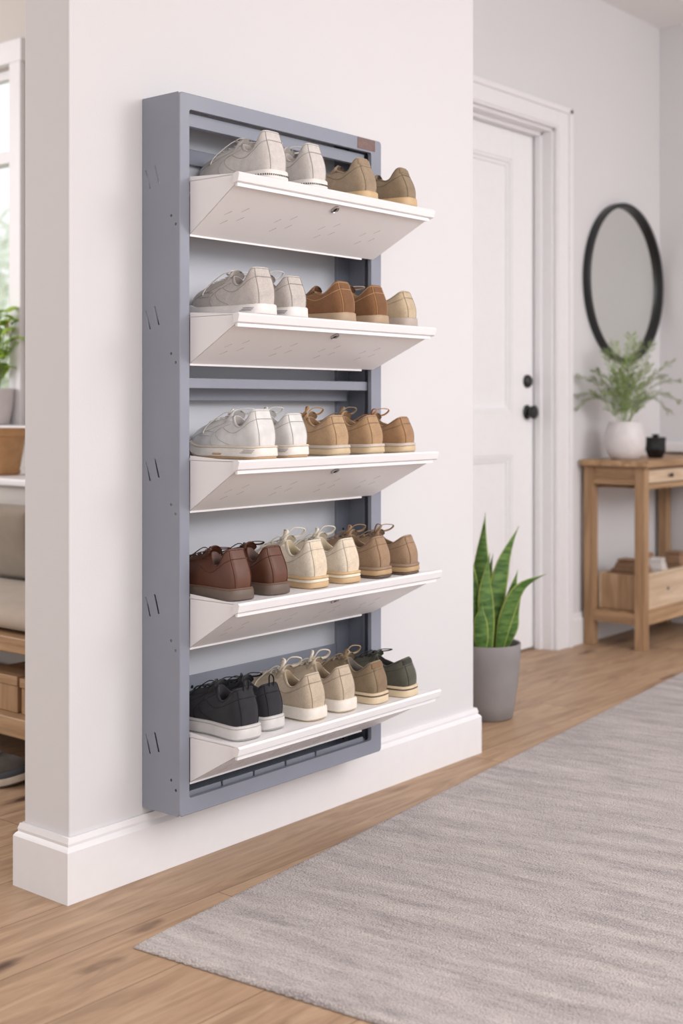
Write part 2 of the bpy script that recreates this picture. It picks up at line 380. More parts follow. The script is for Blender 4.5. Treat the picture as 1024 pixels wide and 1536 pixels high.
# ------------------------------------------------------------------ shoe rack
RX0, RX1, RY0, RY1, RZ0, RZ1 = 1.866, 2.546, 1.980, 2.094, .145, 1.652
rack = thing('shoe_rack', 'blue grey metal wall rack with five tilted white shelves of shoes', 'shoe rack', ((RX0+RX1)/2, RY1, RZ0))
t = .0016
cut = MB()
for zt in (1.503, 1.205, .884, .597, .306):
    for (ya, yb, dz, wd) in ((2.083, 2.070, 0, .0050), (2.056, 2.043, .008, .0056)):
        z0, z1 = zt - .044 + dz, zt + dz - .004
        cut.prism([(RX0-.01, ya-wd/2, z1), (RX0-.01, ya+wd/2, z1), (RX0-.01, yb+wd/2, z0), (RX0-.01, yb-wd/2, z0)], (0, 0, 0), (.02, 0, 0))
for zh in (1.396, 1.108, .793, .509, .218):
    for (yy, zz) in ((2.005, zh), (1.991, zh-.019)):
        cut.prism([(RX0-.01, yy+.0032*math.cos(a*PI/4), zz+.0032*math.sin(a*PI/4)) for a in range(8)][::-1], (0, 0, 0), (.02, 0, 0))
def boolean_cut(o, c):
    cme = bpy.data.meshes.new('c'); cme.from_pydata([tuple(p) for p in c.v], [], c.f)
    import bmesh
    bm = bmesh.new(); bm.from_mesh(cme); bmesh.ops.recalc_face_normals(bm, faces=bm.faces); bm.to_mesh(cme); bm.free()
    co = bpy.data.objects.new('c', cme); C.objects.link(co)
    par = o.parent; loc = o.location.copy(); 
    o.parent = None
    co.location = -ORG[o.name]
    md = o.modifiers.new('b', 'BOOLEAN'); md.operation = 'DIFFERENCE'; md.object = co; md.solver = 'EXACT'
    bpy.context.view_layer.update()
    dg = bpy.context.evaluated_depsgraph_get()
    me = bpy.data.meshes.new_from_object(o.evaluated_get(dg))
    if len(me.polygons) > 20: 
        nm = o.data.name; o.data = me
    o.modifiers.remove(md); o.parent = par
    bpy.data.objects.remove(co); bpy.data.meshes.remove(cme)
lp = MB().box(RX0, RX0+t, RY0+.004, RY1, RZ0, RZ1).build('side_panel', 'steel', rack)
boolean_cut(lp, cut)
def bevelmod(o, w):
    b = o.modifiers.new('bevel', 'BEVEL'); b.width = w; b.segments = 2; b.limit_method = 'ANGLE'
MB().box(RX1-t, RX1, RY0+.004, RY1, RZ0, RZ1).build('side_panel', 'steel', rack)
# front face frame as one ring with rounded outer corners
def ring_frame(x0, x1, z0, z1, ix0, ix1, iz0, iz1, y0, y1, r=.008, ri=.006):
    def rr(x0, x1, z0, z1, r):
        P = []
        for (cx, cz, a0) in ((x1-r, z1-r, 0), (x0+r, z1-r, 90), (x0+r, z0+r, 180), (x1-r, z0+r, 270)):
            for q in range(5): a = math.radians(a0 + q*22.5); P.append((cx+r*math.cos(a), cz+r*math.sin(a)))
        return P
    O = rr(x0, x1, z0, z1, r); I = rr(ix0, ix1, iz0, iz1, ri); m = MB()
    m.rings([[(p[0], y1, p[1]) for p in O], [(p[0], y0+.0015, p[1]) for p in O], [(p[0]+(x0+x1-2*p[0])*.002, y0, p[1]+(z0+z1-2*p[1])*.001) for p in O],
             [(p[0], y0, p[1]) for p in I], [(p[0], y0+.010, p[1]) for p in I], [(p[0]-(x0+x1-2*p[0])*.005, y1, p[1]-(z0+z1-2*p[1])*.002) for p in I], [(p[0], y1, p[1]) for p in O]])
    return m
SX0, SX1 = RX0+.027, RX1-.040
ring_frame(RX0, RX1, RZ0, RZ1, SX0, SX1, RZ0+.034, RZ1-.033, RY0-.0012, RY0+.004).build('face_frame', 'steel', rack, smooth='auto', angle=30)
MB().box(RX0+t, RX1-t, RY0+.008, RY1, RZ1-.0018, RZ1-.0002).build('top_panel', 'steel', rack)
bp = MB().box(RX0+t, RX1-t, RY0+.008, RY1, RZ0+.0002, RZ0+.002)
bp.build('bottom_panel', 'steel', rack)
MB().box(RX0+t, 2.497, 2.0885, 2.0905, .395, 1.615).build('back_panel', 'panel', rack)
fl = MB().box(2.497, RX1-t, 2.080, 2.0905, RZ0+.002, RZ1-.002).box(RX0+t, RX0+.035, 2.080, 2.0882, RZ0+.002, RZ1-.002)
fl.build('back_flange', 'steel', rack, bevel=.001)
MB().box(RX0+.036, 2.496, 2.082, 2.088, RZ0+.003, .405).build('back_rail', 'steel', rack, bevel=.001)
MB().box(RX0+.036, 2.496, 2.076, 2.088, 1.528, 1.562).build('back_rail', 'steel', rack, bevel=.0015)
MB().box(RX0+.028, 2.50, 1.996, 2.010, 1.588, 1.616).build('top_rail', 'steel', rack, bevel=.0015)
MB().box(RX0+.014, 2.513, 1.9935, 2.016, 1.036, 1.058).build('middle_rail', 'steel', rack, bevel=.002)
MB().box(RX0+.036, 2.50, 2.050, 2.076, 1.010, 1.048).build('middle_rail', 'steel', rack, bevel=.002)
ch = MB().box(RX1-.012, RX1-t, 2.022, 2.030, RZ0+.01, RZ1-.01).box(RX1-.008, RX1-t, 1.996, 2.004, RZ0+.01, RZ1-.01)
ch.build('runner_channel', 'steel', rack, bevel=.001)
# bottom return lip with slots
lipm = MB(); xs = [SX0+.01, 2.005, 2.105, 2.21, 2.315, SX1-.01]
for i in range(5): lipm.box(xs[i]+.003, xs[i+1]-.003, 1.994, 1.998, RZ0+.002, RZ0+.043)
lipm.box(SX0, SX1, 1.999, 2.003, RZ0+.002, RZ0+.036)
lipm.build('bottom_rail', 'steel', rack, bevel=.001)
MB().box(2.452, 2.520, RY0-.0022, RY0-.0011, RZ1-.029, RZ1-.002).build('tape_patch', 'label', rack)
MB().box(RX0+.028, RX0+.040, 1.9952, 1.9962, 1.588, 1.615).build('tape_patch', 'label', rack)
MB().box(RX0+.033, RX0+.038, 1.9925, 1.9934, 1.040, 1.055).build('tape_patch', 'label', rack)
for z in (.165, .195, .335, .36, .52, .56, .655, .69, .82, .85, .98, 1.13, 1.27, 1.30):
    m = MB(); m.rings([[(2.520+rr*math.cos(a*PI/4), yy, z+rr*math.sin(a*PI/4)) for a in range(8)] for rr, yy in ((.0032, 2.080), (.0032, 2.0792), (.0010, 2.0790))], True, False, True)
    m.build('screw_hole', 'darkm', rack)  # dark discs stand for the shaded holes in the flange
for (x, z) in ((2.30, .36), (2.22, .20), (2.0, .38)):
    m = MB(); m.rings([[(x+rr*math.cos(a*PI/4), yy, z+rr*math.sin(a*PI/4)) for a in range(8)] for rr, yy in ((.004, 2.082), (.004, 2.0812), (.0010, 2.081))], True, False, True)
    m.build('screw_hole', 'darkm', rack)  # same dark discs, set on the back rail
TR = [(1.472, 1.357, 2.566), (1.188, 1.087, 2.571), (.889, .779, 2.582), (.600, .493, 2.596), (.3105, .212, 2.592)]
LY = 1.829
for zl, zh, xr in TR:
    m = MB(); x0 = SX0+.001; xh = 2.512
    # underside sheet: lip bottom -> hinge
    A0 = Vector((x0, LY+.014, zl-.022)); B0 = Vector((x0, 1.9775, zh)); A1 = Vector((xr-.010, LY+.014, zl-.022)); B1 = Vector((xh, 1.9775, zh))
    nrm = (B0-A0).cross(A1-A0).normalized()
    if nrm.z > 0: nrm = -nrm
    m.prism([A0, A1, B1, B0], (0, 0, 0), tuple(-nrm*.0014))
    # folded hem at the hinge
    m.box(x0, xh-.045, 1.9775, 1.9790, zh-.004, zh+.001)
    # lip: folded front edge
    P = [(LY+.004, zl), (LY, zl-.004), (LY+.0045, zl-.0185), (LY+.0085, zl-.0205), (LY+.018, zl-.022), (LY+.018, zl-.0035), (LY+.010, zl)]
    m.prism([(x0-.006, y, z) for y, z in P], (0, 0, 0), (xr-x0+.006, 0, 0))
    m.box(x0-.001, xr-.012, LY+.010, LY+.0165, zl-.0285, zl-.021)
    # floor: outside the rack (wide) and inside
    m.prism([(x0, LY+.010, zl-.0045), (xr-.004, LY+.010, zl-.0045), (xh-.006, 1.977, zl-.0045), (SX1-.001, 1.9775, zl-.0045), (SX1-.001, 2.074, zl-.0045), (x0, 2.074, zl-.0045)][::-1], (0, 0, 0), (0, 0, .0015))
    # cheeks
    m.prism([(x0, LY+.012, zl-.002), (x0, LY+.014, zl-.022), (x0, 1.9775, zh), (x0, 1.9775, zl+.006)], (0, 0, 0), (.0014, 0, 0))
    m.prism([(xr-.012, LY+.012, zl-.003), (xr-.012, LY+.014, zl-.022), (xh-.002, 1.9775, zh), (xh-.002, 1.9775, zl-.003)], (0, 0, 0), (-.0014, 0, 0))
    # grey strips painting the dark of louvred slots, in four clusters
    nf = len(m.f)
    e1 = (B0-A0).normalized(); Ln = (B0-A0).length
    for cx in (1.968, 2.120, 2.268, 2.416):
        for (dx, dv) in ((-.026, -.004), (.012, -.020), (-.016, .024), (.020, .008)):
            c = A0 + e1*(Ln*.55 + dv); c.x = cx+dx
            dr = (Vector((.012, 0, 0)) - e1*.014); sd = dr.normalized().cross(nrm)*.0009
            a = c - dr*.5 + nrm*.0002; bb = c + dr*.5 + nrm*.0002
            m.prism([a-sd*.5, a+sd*.5, bb+sd, bb-sd], (0, 0, 0), tuple(-nrm*.0008))
    tr = m.build('shelf', 'tray', rack, bevel=.0008)
    tr.data.materials.append(M['slot'])
    for pg in tr.data.polygons:
        if pg.index >= nf: pg.material_index = 1
    c = A0 + e1*.022; c.x = 2.226
    lk = MB(); u1 = Vector((1, 0, 0)); u2 = e1
    def rg(r, h): return [c + u1*math.cos(2*PI*i/20)*r + u2*math.sin(2*PI*i/20)*r + nrm*h for i in range(20)]
    lk.rings([rg(.0105, 0), rg(.0105, .003), rg(.0085, .0045), rg(.0075, .0030), rg(.0020, .0030)], True, True, True)
    lock = lk.build('lock', 'chrome', tr, smooth='auto')
    ks = MB(); q = nrm*.0032; ks.prism([c-u1*.001-u2*.004+q, c+u1*.001-u2*.004+q, c+u1*.001+u2*.004+q, c-u1*.001+u2*.004+q], (0, 0, 0), tuple(nrm*.0008)); ks.build('keyhole', 'darkm', lock)

# ------------------------------------------------------------------ shoes
OUT = [(0, 0), (.52, .014), (.76, .080), (.76, .24), (.72, .40), (.88, .57), (1.0, .72), (.90, .86), (.52, .965), (.02, 1.0), (-.44, .965), (-.80, .86), (-.94, .71), (-.86, .56), (-.74, .42), (-.76, .24), (-.76, .080), (-.52, .014)]
shoemats = {}
def cm(kind, c):
    key = (kind, c)
    if key not in shoemats:
        nm = '%s_%d_%d_%d' % ((kind,) + c)
        col = rgb(*c)
        shoemats[key] = {'suede': lambda: mat_fabric(nm, col, .13, 350, 30, .35), 'canvas': lambda: mat_fabric(nm, col, .12, 900, 40, .6),
                         'knit': lambda: mat_fabric(nm, col, .07, 300, 60, .8), 'leather': lambda: mat_leather(nm, col),
                         'rubber': lambda: mat_plain(nm, col, .55, var=.05, scale=60, bump=.1, bscale=300), 'cord': lambda: mat_fabric(nm, col, .05, 900, 60, .4)}[kind]()
    return shoemats[key]
def shoe(name, label, cat, loc, rot, group, L=.226, W=.042, sh=.024, hh=.098, dip=.068, th=.088, kind='suede', col=(160, 140, 120), soles=None,
         lining=(170, 150, 130), seam=None, lace=None, flip=1, tab=None, counter=None, loops=1, style='low', tongue_up=.007, lw=.0024, marks=None, pull=None, hl=.078, sneaker=False, seed=0, sd=0):
    rnd = random.Random(seed)
    root = thing(name, label, cat, loc, group, rot)
    ORG[root.name] = Vector((0, 0, 0))
    N = 90; nc = 18
    def spring(y): return .010*sm(.72, 1.0, y/L)**1.3 + .0015*sm(.06, 0, y/L)
    def base(u, off=0.0):
        x, y = cr(OUT, u, True)[:2]; x *= W*flip; y *= L
        if off:
            a = cr(OUT, u-.05, True); b = cr(OUT, u+.05, True)
            tx, ty = (b[0]-a[0])*W*flip, (b[1]-a[1])*L; q = math.hypot(tx, ty)
            s = 1 if flip > 0 else -1
            x += ty/q*off*s; y += -tx/q*off*s
        return x, y
    COL = [(0, hl, hh), (.44, hl+.004, hh-.0005), (.60, hl+.036, hh-.004), (.62, max(.16, hl+.08), (hh+dip)/2+.001), (.62, .225, dip+.004), (.61, .28, dip), (.54, .335, dip+.004), (.38, .385, dip*.5+th*.5), (.20, .43, th), (0, .445, th+.002)]
    COL = COL + [(-a, b, c) for a, b, c in COL[1:9]][::-1]
    def coll(u):
        x, y, z = cr(COL, u, True); return Vector((x*W*flip, y*L, z))
    def S(u, s, off=0.0):
        def raw(u, s):
            bx, by = base(u, -.0015); P0 = Vector((bx, by, sh-.002+spring(by))); P3 = coll(u); dz = P3.z - P0.z
            fr = sm(.50, .97, by/L)
            ox_, oy_ = base(u, .004); o = Vector((ox_-bx, oy_-by, 0))
            P1 = P0 + Vector((0, 0, dz*(.50*(1-fr)))) + Vector((0, 0, .034))*fr + o*(.9*(1-fr*.5))
            P1.y -= 0.0; P2 = P3 + Vector((0, 0, -dz*.36))*(1-fr) + o*1.3*(1-fr) + Vector((P3.x*.8+ (bx-P3.x)*.45, L*.21, -.010))*fr - Vector((P3.x*.8, 0, 0))*fr
            a = 1-s
            return P0*a**3 + P1*3*a*a*s + P2*3*a*s*s + P3*s**3
        p = raw(u, s)
        if off:
            e = .03; s0, s1 = max(s-e, 0), min(s+e, 1)
            n = (raw(u+e, s)-raw(u-e, s)).cross(raw(u, s1)-raw(u, s0))
            if n.length > 1e-12: n.normalize()
            p = p + n*off*(1 if flip > 0 else -1)
        return p
    U = [nc*i/N for i in range(N)]
    K = 16
    # upper incl. rolled collar
    rs = [[S(u, k/K) for u in U] for k in range(K+1)]
    cx = Vector((0, L*.24, 0))
    def inn(u, d, z):
        p = coll(u); q = (cx - Vector((p.x, p.y, 0))); q.z = 0; q.normalize(); return p + q*d + Vector((0, 0, z))
    rs.append([inn(u, .0008, .0018) for u in U]); rs.append([inn(u, .0028, .0022) for u in U]); rs.append([inn(u, .0044, .0006) for u in U])
    m = MB(); m.rings(rs); 
    if flip < 0: m.f = [f[::-1] for f in m.f]
    mu = cm(kind, col); up = m.build('upper', mu, root, smooth=True)
    # lining and insole
    zi = sh+.006
    rs = [[inn(u, .0043, .0007) for u in U], [inn(u, .0052, -.012) for u in U]]
    def ins(u, k):
        x, y = base(u); y = min(y, L*.55); p = coll(u); q = Vector((x*.88, max(y, .007), zi)); r = inn(u, .005, -.012); return r*(1-k)+q*k
    for k in (.4, .8, 1.0): rs.append([ins(u, k) for u in U])
    rs.append([(base(u)[0]*.3, L*.25+(min(base(u)[1], L*.55)-L*.25)*.3, zi-.001) for u in U])
    m = MB(); m.rings(rs, True, False, True)
    if flip < 0: m.f = [f[::-1] for f in m.f]
    m.build('lining', cm('canvas', lining), root, smooth=True)
    # sole layers
    soles = soles or [('outsole', 0, 1.0, .004, (200, 170, 130))]
    for nm, a, b, off, c in soles:
        z0, z1 = a*sh, b*sh; hgt = z1-z0; e = min(.002, hgt*.3)
        def rr(o, z): return [(*base(u, o), z+spring(base(u)[1])*(1.0 if z < sh*.9 else 1)) for u in U]
        m = MB(); m.rings([rr(off-e-.001, z0), rr(off-e*.3, z0+e*.6), rr(off, z0+e*1.5), rr(off-.0004, (z0+z1)/2), rr(off-.0008, z1-e), rr(off-e-.0006, z1), rr(-.004, z1)], True, True, True)
        if flip < 0: m.f = [f[::-1] for f in m.f]
        m.build(nm, cm('rubber', c), root, smooth='auto', angle=50)
    # patches
    def patch(u0, u1, s0, s1, off, nu=14, ns=8):
        g = []
        for j in range(ns+1):
            r = []
            for i in range(nu+1):
                u = u0+(u1-u0)*i/nu; a = s0(u) if callable(s0) else s0; b = s1(u) if callable(s1) else s1
                edge = i in (0, nu) or j in (0, ns)
                r.append(S(u, a+(b-a)*j/ns, -.0006 if edge else (off if 0 < i < nu and 0 < j < ns else off)))
            g.append(r)
        mm = MB(); mm.rings(g, False)
        if flip < 0: mm.f = [f[::-1] for f in mm.f]
        return mm
    if counter: patch(-counter[1], counter[1], .0, .97, .0012).build('heel_counter', cm(kind, counter[0]), root, smooth=True)
    if tab: patch(-1.5, 1.5, .80, .995, .0020).build('heel_tab', cm(kind, tab), root, smooth=True)
    # seams
    sc = seam or tuple(int(q*.80) for q in col)
    sr = .00055 if seam is None else .0008
    m = MB()
    def line(pts, r=sr, off=.0004): m.tube([S(u, s, off) for u, s in pts], r, 5)
    ub = 1.0
    for q in (-1, 1): line([(q*(ub+.12*k/10), k/10*.98) for k in range(11)], off=.0007)
    line([(ub*(-1+2*k/8), .74) for k in range(9)], off=.0015)
    for q in (1, -1):
        line([(q*(ub+(6.6-ub)*k/24), .74 - .10*math.sin(PI*k/24) + .02*k/24) for k in range(25)])
        if sneaker:
            line([(q*(6.9-1.7*k/12), .95-.92*(k/12)) for k in range(13)]); line([(q*(7.5-.7*math.sin(PI*k/12)), .9-.88*(k/12)) for k in range(13)])
            line([(q*(6.6-2.8*k/14), .72-.66*(k/14)**.8) for k in range(15)])
            if sneaker == 2: line([(q*(6.3+.8*k/6), .52-.1*k/6) for k in range(7)]); line([(q*(6.0+.8*k/6), .36-.1*k/6) for k in range(7)])
    line([(u, .985) for u in [q*.25 for q in range(0, 73)]][:73], off=.0003)
    m.build('stitching', cm('cord', sc), root, smooth=True)
    # facings, tongue, laces
    if style != 'loafer':
        for q in (1, -1):
            a, b_ = (7.25, 8.35) if q > 0 else (-8.35, -7.25)
            patch(a, b_, .50, .985, .0016, 8, 12).build('eyestay', mu, root, smooth=True)
    tg = MB(); g = []
    wT = .44*W if style != 'loafer' else .40*W
    pf = coll(9)
    for j in range(9):
        k = j/8
        y = L*.50 - (L*.50 - L*.405)*k; z = pf.z-.008 + (tongue_up+.010)*k**1.1
        r = []
        for th_ in [PI*i/12 for i in range(13)]:
            xx = math.cos(th_)*wT*(1+.15*k-.25*max(0, k-.85)*4); r.append((xx, y+.002*math.sin(th_), z+.006*math.sin(th_)-.006*(1-math.sin(th_))))
        r2 = [(p[0]*.92, p[1]-.0035, p[2]-.0012) for p in r[::-1]]
        g.append(r+r2)
    tg.rings(g, True, True, True); tg.build('tongue', mu if style != 'loafer' else cm(kind, col), root, smooth='auto', angle=60)
    if lace:
        m = MB(); lr = lw; fl = .45
        ss = [.58, .68, .78, .88, .96]
        for i, s in enumerate(ss):
            for (s0, s1) in ((s, s),) if i in (0,) else ((s, s), (ss[i-1], s)):
                a = S(8.05, s0, .003); b = S(9.95, s1, .003); mid = S(9, (s0+s1)/2, .0052)
                m.tube(curve([a, mid, b], 9), lr, 6, flat=fl)
        k0 = S(9, .95, .006)
        m.tube([k0+Vector((-.004, 0, 0)), k0+Vector((0, 0, .002)), k0+Vector((.004, 0, 0))], .0024, 6)
        for q in (-1, 1):      # bow loops and free ends
            h = loops*(.015+.005*rnd.random()); w = .026+.008*rnd.random(); yb_ = -.024-.014*rnd.random()
            m.tube(curve([k0, k0+Vector((q*w*.45, yb_*.4, h)), k0+Vector((q*w, yb_, h*.95)), k0+Vector((q*w*1.05, yb_*.6, h*.25)), k0+Vector((q*w*.4, 0, .001)), k0], 26), lr, 6, flat=fl)
            ex_ = q*(.020+.006*rnd.random())
            m.tube(curve([k0, k0+Vector((ex_*.5, .012, .004)), S(9-flip*q*1.6, .55, .004), S(9-flip*q*2.4, .35, .003)], 14), lr, 6, flat=fl)
        m.build('laces', cm('cord', lace), root, smooth=True)
    if pull:
        m = MB(); p = coll(0)
        m.tube(curve([p+Vector((-.005, .001, -.012)), p+Vector((-.007, -.002, .004)), p+Vector((-.006, -.001, .015)), p+Vector((0, .001, .020)), p+Vector((.006, -.001, .015)), p+Vector((.007, -.002, .004)), p+Vector((.005, .001, -.012))], 22), .0019, 6, flat=.6)
        m.build('pull_loop', cm('cord', pull), root, smooth=True)
    if marks:
        m = MB(); off = max(s[3] for s in soles)
        if marks[0] == 'dots':
            for i in range(26):
                u = -2.6 + i*.2; x, y = base(u, off+.0004); z = sh*.62
                m.tube([(x, y, z-.0016), (x*.998, y, z+.0016)], .0013, 5)
        else:
            for zz, du in ((.72, 0), (.60, .1), (.50, .25)):
                for q in (1, -1):
                    m.tube([(*base(q*(1.6+du+.12*i), off+.0003), sh*zz) for i in range(9)], .0006, 4)
        m.build('sole_marks', cm('rubber', marks[1]), root)
        if len(marks) > 2:
            m = MB()
            for q in (1, -1): m.tube([(*base(q*(4.3+.1*i), off+.0004), sh*.38) for i in range(8)], .0018, 6)
            m.build('sole_accent', cm('rubber', marks[2]), root)
    return root

def R(d): return math.radians(d)
G = ['shoes on the top shelf', 'shoes on the second shelf', 'shoes on the middle shelf', 'shoes on the fourth shelf', 'shoes on the bottom shelf']
Z = [t_[0]-.0028 for t_ in TR]
# rot>0 : toe swings towards -x
greyK = dict(kind='knit', hl=.085, col=(206, 200, 196), soles=[('outsole', 0, .16, .002, (196, 186, 176)), ('midsole', .14, 1.0, .0045, (232, 226, 221))], lining=(196, 188, 182), sh=.027, seam=None, lace=(226, 221, 216), sneaker=1, marks=('dots', (70, 66, 66)))
shoe('sneaker', 'light grey knit sneaker with dotted sole, at the left end of the top shelf', 'shoe', (2.040, 1.858, Z[0]), R(1), G[0], flip=1, hh=.112, L=.230, W=.046, dip=.072, th=.092, loops=.15, seed=1, **greyK)
shoe('sneaker', 'light grey knit sneaker with dotted sole, second on the top shelf beside taupe loafers', 'shoe', (2.183, 1.866, Z[0]), R(2), G[0], flip=-1, hh=.108, dip=.072, th=.094, loops=.7, seed=2, **greyK)
taup = dict(kind='suede', col=(164, 146, 124), soles=[('outsole', 0, .12, .002, (150, 130, 116)), ('midsole', .10, 1, .0045, (204, 174, 134))], lining=(190, 152, 112), hl=.105, sh=.023, style='loafer', tongue_up=.004)
shoe('loafer', 'taupe suede loafer with tan lining and gum sole, third shoe on the top shelf', 'shoe', (2.362, 1.862, Z[0]), R(5), G[0], flip=1, hh=.102, dip=.070, th=.080, tab=(154, 134, 112), counter=((158, 139, 117), 1.0), seed=3, **taup)
taup['col'] = (146, 128, 106)
shoe('loafer', 'darker taupe suede loafer with gum sole, at the right end of the top shelf', 'shoe', (2.498, 1.846, Z[0]), R(11), G[0], flip=-1, hh=.096, dip=.066, th=.074, W=.040, tab=(138, 120, 98), seed=4, **taup)
greyS = dict(kind='suede', col=(196, 188, 183), soles=[('outsole', 0, .16, .002, (200, 186, 172)), ('midsole', .14, 1.0, .0045, (232, 227, 224))], lining=(150, 140, 136), sh=.026, lace=(230, 226, 222), sneaker=2, marks=('lines', (150, 148, 156)))
shoe('sneaker', 'grey suede sneaker with white sole, at the left end of the second shelf', 'shoe', (2.004, 1.858, Z[1]), R(-2), G[1], flip=1, hh=.104, W=.043, loops=.3, seed=5, **greyS)
shoe('sneaker', 'grey suede sneaker with white sole and lace loop, beside the brown suede shoes', 'shoe', (2.113, 1.864, Z[1]), R(0), G[1], flip=-1, hh=.094, dip=.066, loops=1.1, seed=6, **greyS)
brS = dict(kind='suede', col=(134, 96, 68), soles=[('outsole', 0, .12, .002, (140, 120, 104)), ('midsole', .10, 1, .0045, (176, 152, 126))], lining=(170, 140, 104), sh=.023, seam=(190, 150, 108), counter=((126, 90, 63), 1.0))
shoe('casual_shoe', 'brown suede slip-on with pale stitching, third shoe on the second shelf', 'shoe', (2.278, 1.860, Z[1]), R(5), G[1], flip=1, hh=.094, dip=.066, th=.074, style='loafer', tongue_up=.006, seed=7, **brS)
shoe('casual_shoe', 'brown suede laced shoe with pale stitching, next to the tan shoe on the second shelf', 'shoe', (2.396, 1.856, Z[1]), R(6), G[1], flip=-1, hh=.093, dip=.066, th=.082, lace=(208, 186, 158), loops=.5, seed=8, **brS)
shoe('casual_shoe', 'pale tan suede shoe with grey sole, at the right end of the second shelf', 'shoe', (2.500, 1.846, Z[1]), R(11), G[1], flip=1, kind='suede', col=(198, 179, 152), soles=[('outsole', 0, 1, .0045, (184, 170, 160))], lining=(190, 164, 130), sh=.022, hh=.086, dip=.064, th=.070, W=.040, style='loafer', tongue_up=.004, seed=9)
whS = dict(kind='leather', col=(222, 220, 218), soles=[('outsole', 0, .22, .002, (200, 164, 126)), ('midsole', .18, .86, .0045, (234, 228, 220)), ('welt', .84, 1.0, .005, (222, 208, 194))], lining=(190, 184, 180), sh=.028, lace=(226, 222, 216), sneaker=2, marks=('lines', (170, 160, 156), (196, 154, 114)))
shoe('sneaker', 'white leather sneaker with gum sole patch, at the left end of the middle shelf', 'shoe', (2.006, 1.858, Z[2]), R(-2), G[2], flip=1, hh=.104, W=.044, loops=.6, seed=10, **whS)
shoe('sneaker', 'white leather sneaker beside the tan suede shoes on the middle shelf', 'shoe', (2.116, 1.864, Z[2]), R(0), G[2], flip=-1, hh=.095, dip=.068, loops=.8, seed=11, **whS)
def tanS(c): return dict(kind='suede', col=c, soles=[('outsole', 0, .14, .002, (190, 172, 154)), ('midsole', .12, .70, .0045, (206, 184, 150)), ('welt', .68, 1.0, .005, (200, 188, 176))], lining=(150, 118, 88), sh=.024)
shoe('casual_shoe', 'tan suede laced shoe right beside the white sneakers', 'shoe', (2.256, 1.860, Z[2]), R(3), G[2], flip=1, hh=.090, dip=.066, th=.084, lace=(186, 140, 92), loops=1.1, seed=12, **tanS((182, 152, 120)))
shoe('casual_shoe', 'tan suede laced shoe in the middle of the three tan ones', 'shoe', (2.380, 1.857, Z[2]), R(5), G[2], flip=-1, hh=.089, dip=.065, th=.084, lace=(160, 138, 112), loops=1.1, seed=13, **tanS((176, 144, 111)))
shoe('casual_shoe', 'darker tan suede laced shoe at the right end of the middle shelf', 'shoe', (2.492, 1.847, Z[2]), R(10), G[2], flip=1, hh=.085, dip=.063, th=.080, W=.040, lace=(186, 132, 88), loops=1.1, seed=14, **tanS((164, 129, 97)))
brL = dict(kind='leather', col=(94, 58, 42), soles=[('outsole', 0, .9, .0055, (104, 90, 80)), ('welt', .86, 1, .004, (112, 84, 70))], lining=(120, 98, 92), hl=.10, sh=.025, counter=((98, 61, 45), 1.0), seam=(84, 46, 36))
shoe('leather_shoe', 'glossy brown leather shoe with thick grey sole, at the left end of its shelf', 'shoe', (1.943, 1.868, Z[3]), R(-4), G[3], flip=1, hh=.104, W=.041, th=.090, lace=(84, 58, 48), loops=.25, seed=15, **brL)
shoe('leather_shoe', 'brown leather shoe between its mate and the cream shoes', 'shoe', (2.055, 1.866, Z[3]), R(0), G[3], flip=-1, hh=.101, W=.041, th=.090, lace=(70, 48, 38), loops=.5, seed=16, **brL)
crm = dict(kind='suede', col=(221, 210, 193), soles=[('outsole', 0, .50, .0045, (198, 168, 130)), ('midsole', .48, .78, .0040, (232, 222, 202)), ('welt', .76, 1.0, .005, (206, 176, 136))], lining=(206, 190, 162), sh=.026, lace=(234, 226, 210), lw=.0029, counter=((222, 206, 184), 1.0))
shoe('casual_shoe', 'cream suede laced shoe beside the brown leather pair', 'shoe', (2.183, 1.862, Z[3]), R(2), G[3], flip=1, W=.041, hh=.104, th=.096, loops=1.2, seed=17, **crm)
shoe('casual_shoe', 'cream suede laced shoe beside the taupe pair', 'shoe', (2.294, 1.860, Z[3]), R(3), G[3], flip=-1, W=.041, hh=.099, th=.094, loops=1.2, seed=18, **crm)
tp = dict(kind='suede', col=(156, 130, 106), soles=[('outsole', 0, .28, .0035, (96, 78, 66)), ('midsole', .26, .74, .0050, (182, 152, 114)), ('welt', .72, 1.0, .005, (148, 124, 104))], lining=(124, 100, 78), sh=.026, lace=(162, 132, 102), counter=((160, 132, 107), 1.0))
shoe('casual_shoe', 'taupe suede laced shoe beside the cream pair', 'shoe', (2.408, 1.856, Z[3]), R(6), G[3], flip=1, W=.039, hh=.095, th=.092, loops=1.1, seed=19, **tp)
shoe('casual_shoe', 'taupe suede laced shoe at the right end of the fourth shelf down', 'shoe', (2.506, 1.845, Z[3]), R(12), G[3], flip=-1, W=.039, hh=.091, th=.088, loops=1.1, seed=20, **tp)
bk = dict(kind='canvas', col=(50, 49, 54), soles=[('outsole', 0, .12, .003, (176, 172, 170)), ('midsole', .10, .80, .0055, (206, 202, 200)), ('foxing', .78, 1.0, .0045, (200, 196, 196))], lining=(60, 58, 62), sh=.030, lace=(32, 32, 36), pull=(28, 28, 32), seam=(30, 30, 34), sneaker=1)
shoe('sneaker', 'black canvas sneaker at the left end of the bottom shelf', 'shoe', (1.957, 1.862, Z[4]), R(-4), G[4], flip=1, W=.044, hh=.104, dip=.074, th=.096, loops=.7, seed=21, **bk)
shoe('sneaker', 'black canvas sneaker with heel pull loop, beside the beige pair', 'shoe', (2.052, 1.878, Z[4]), R(-1), G[4], flip=-1, W=.040, L=.214, hh=.096, dip=.070, th=.090, loops=.7, seed=22, **bk)
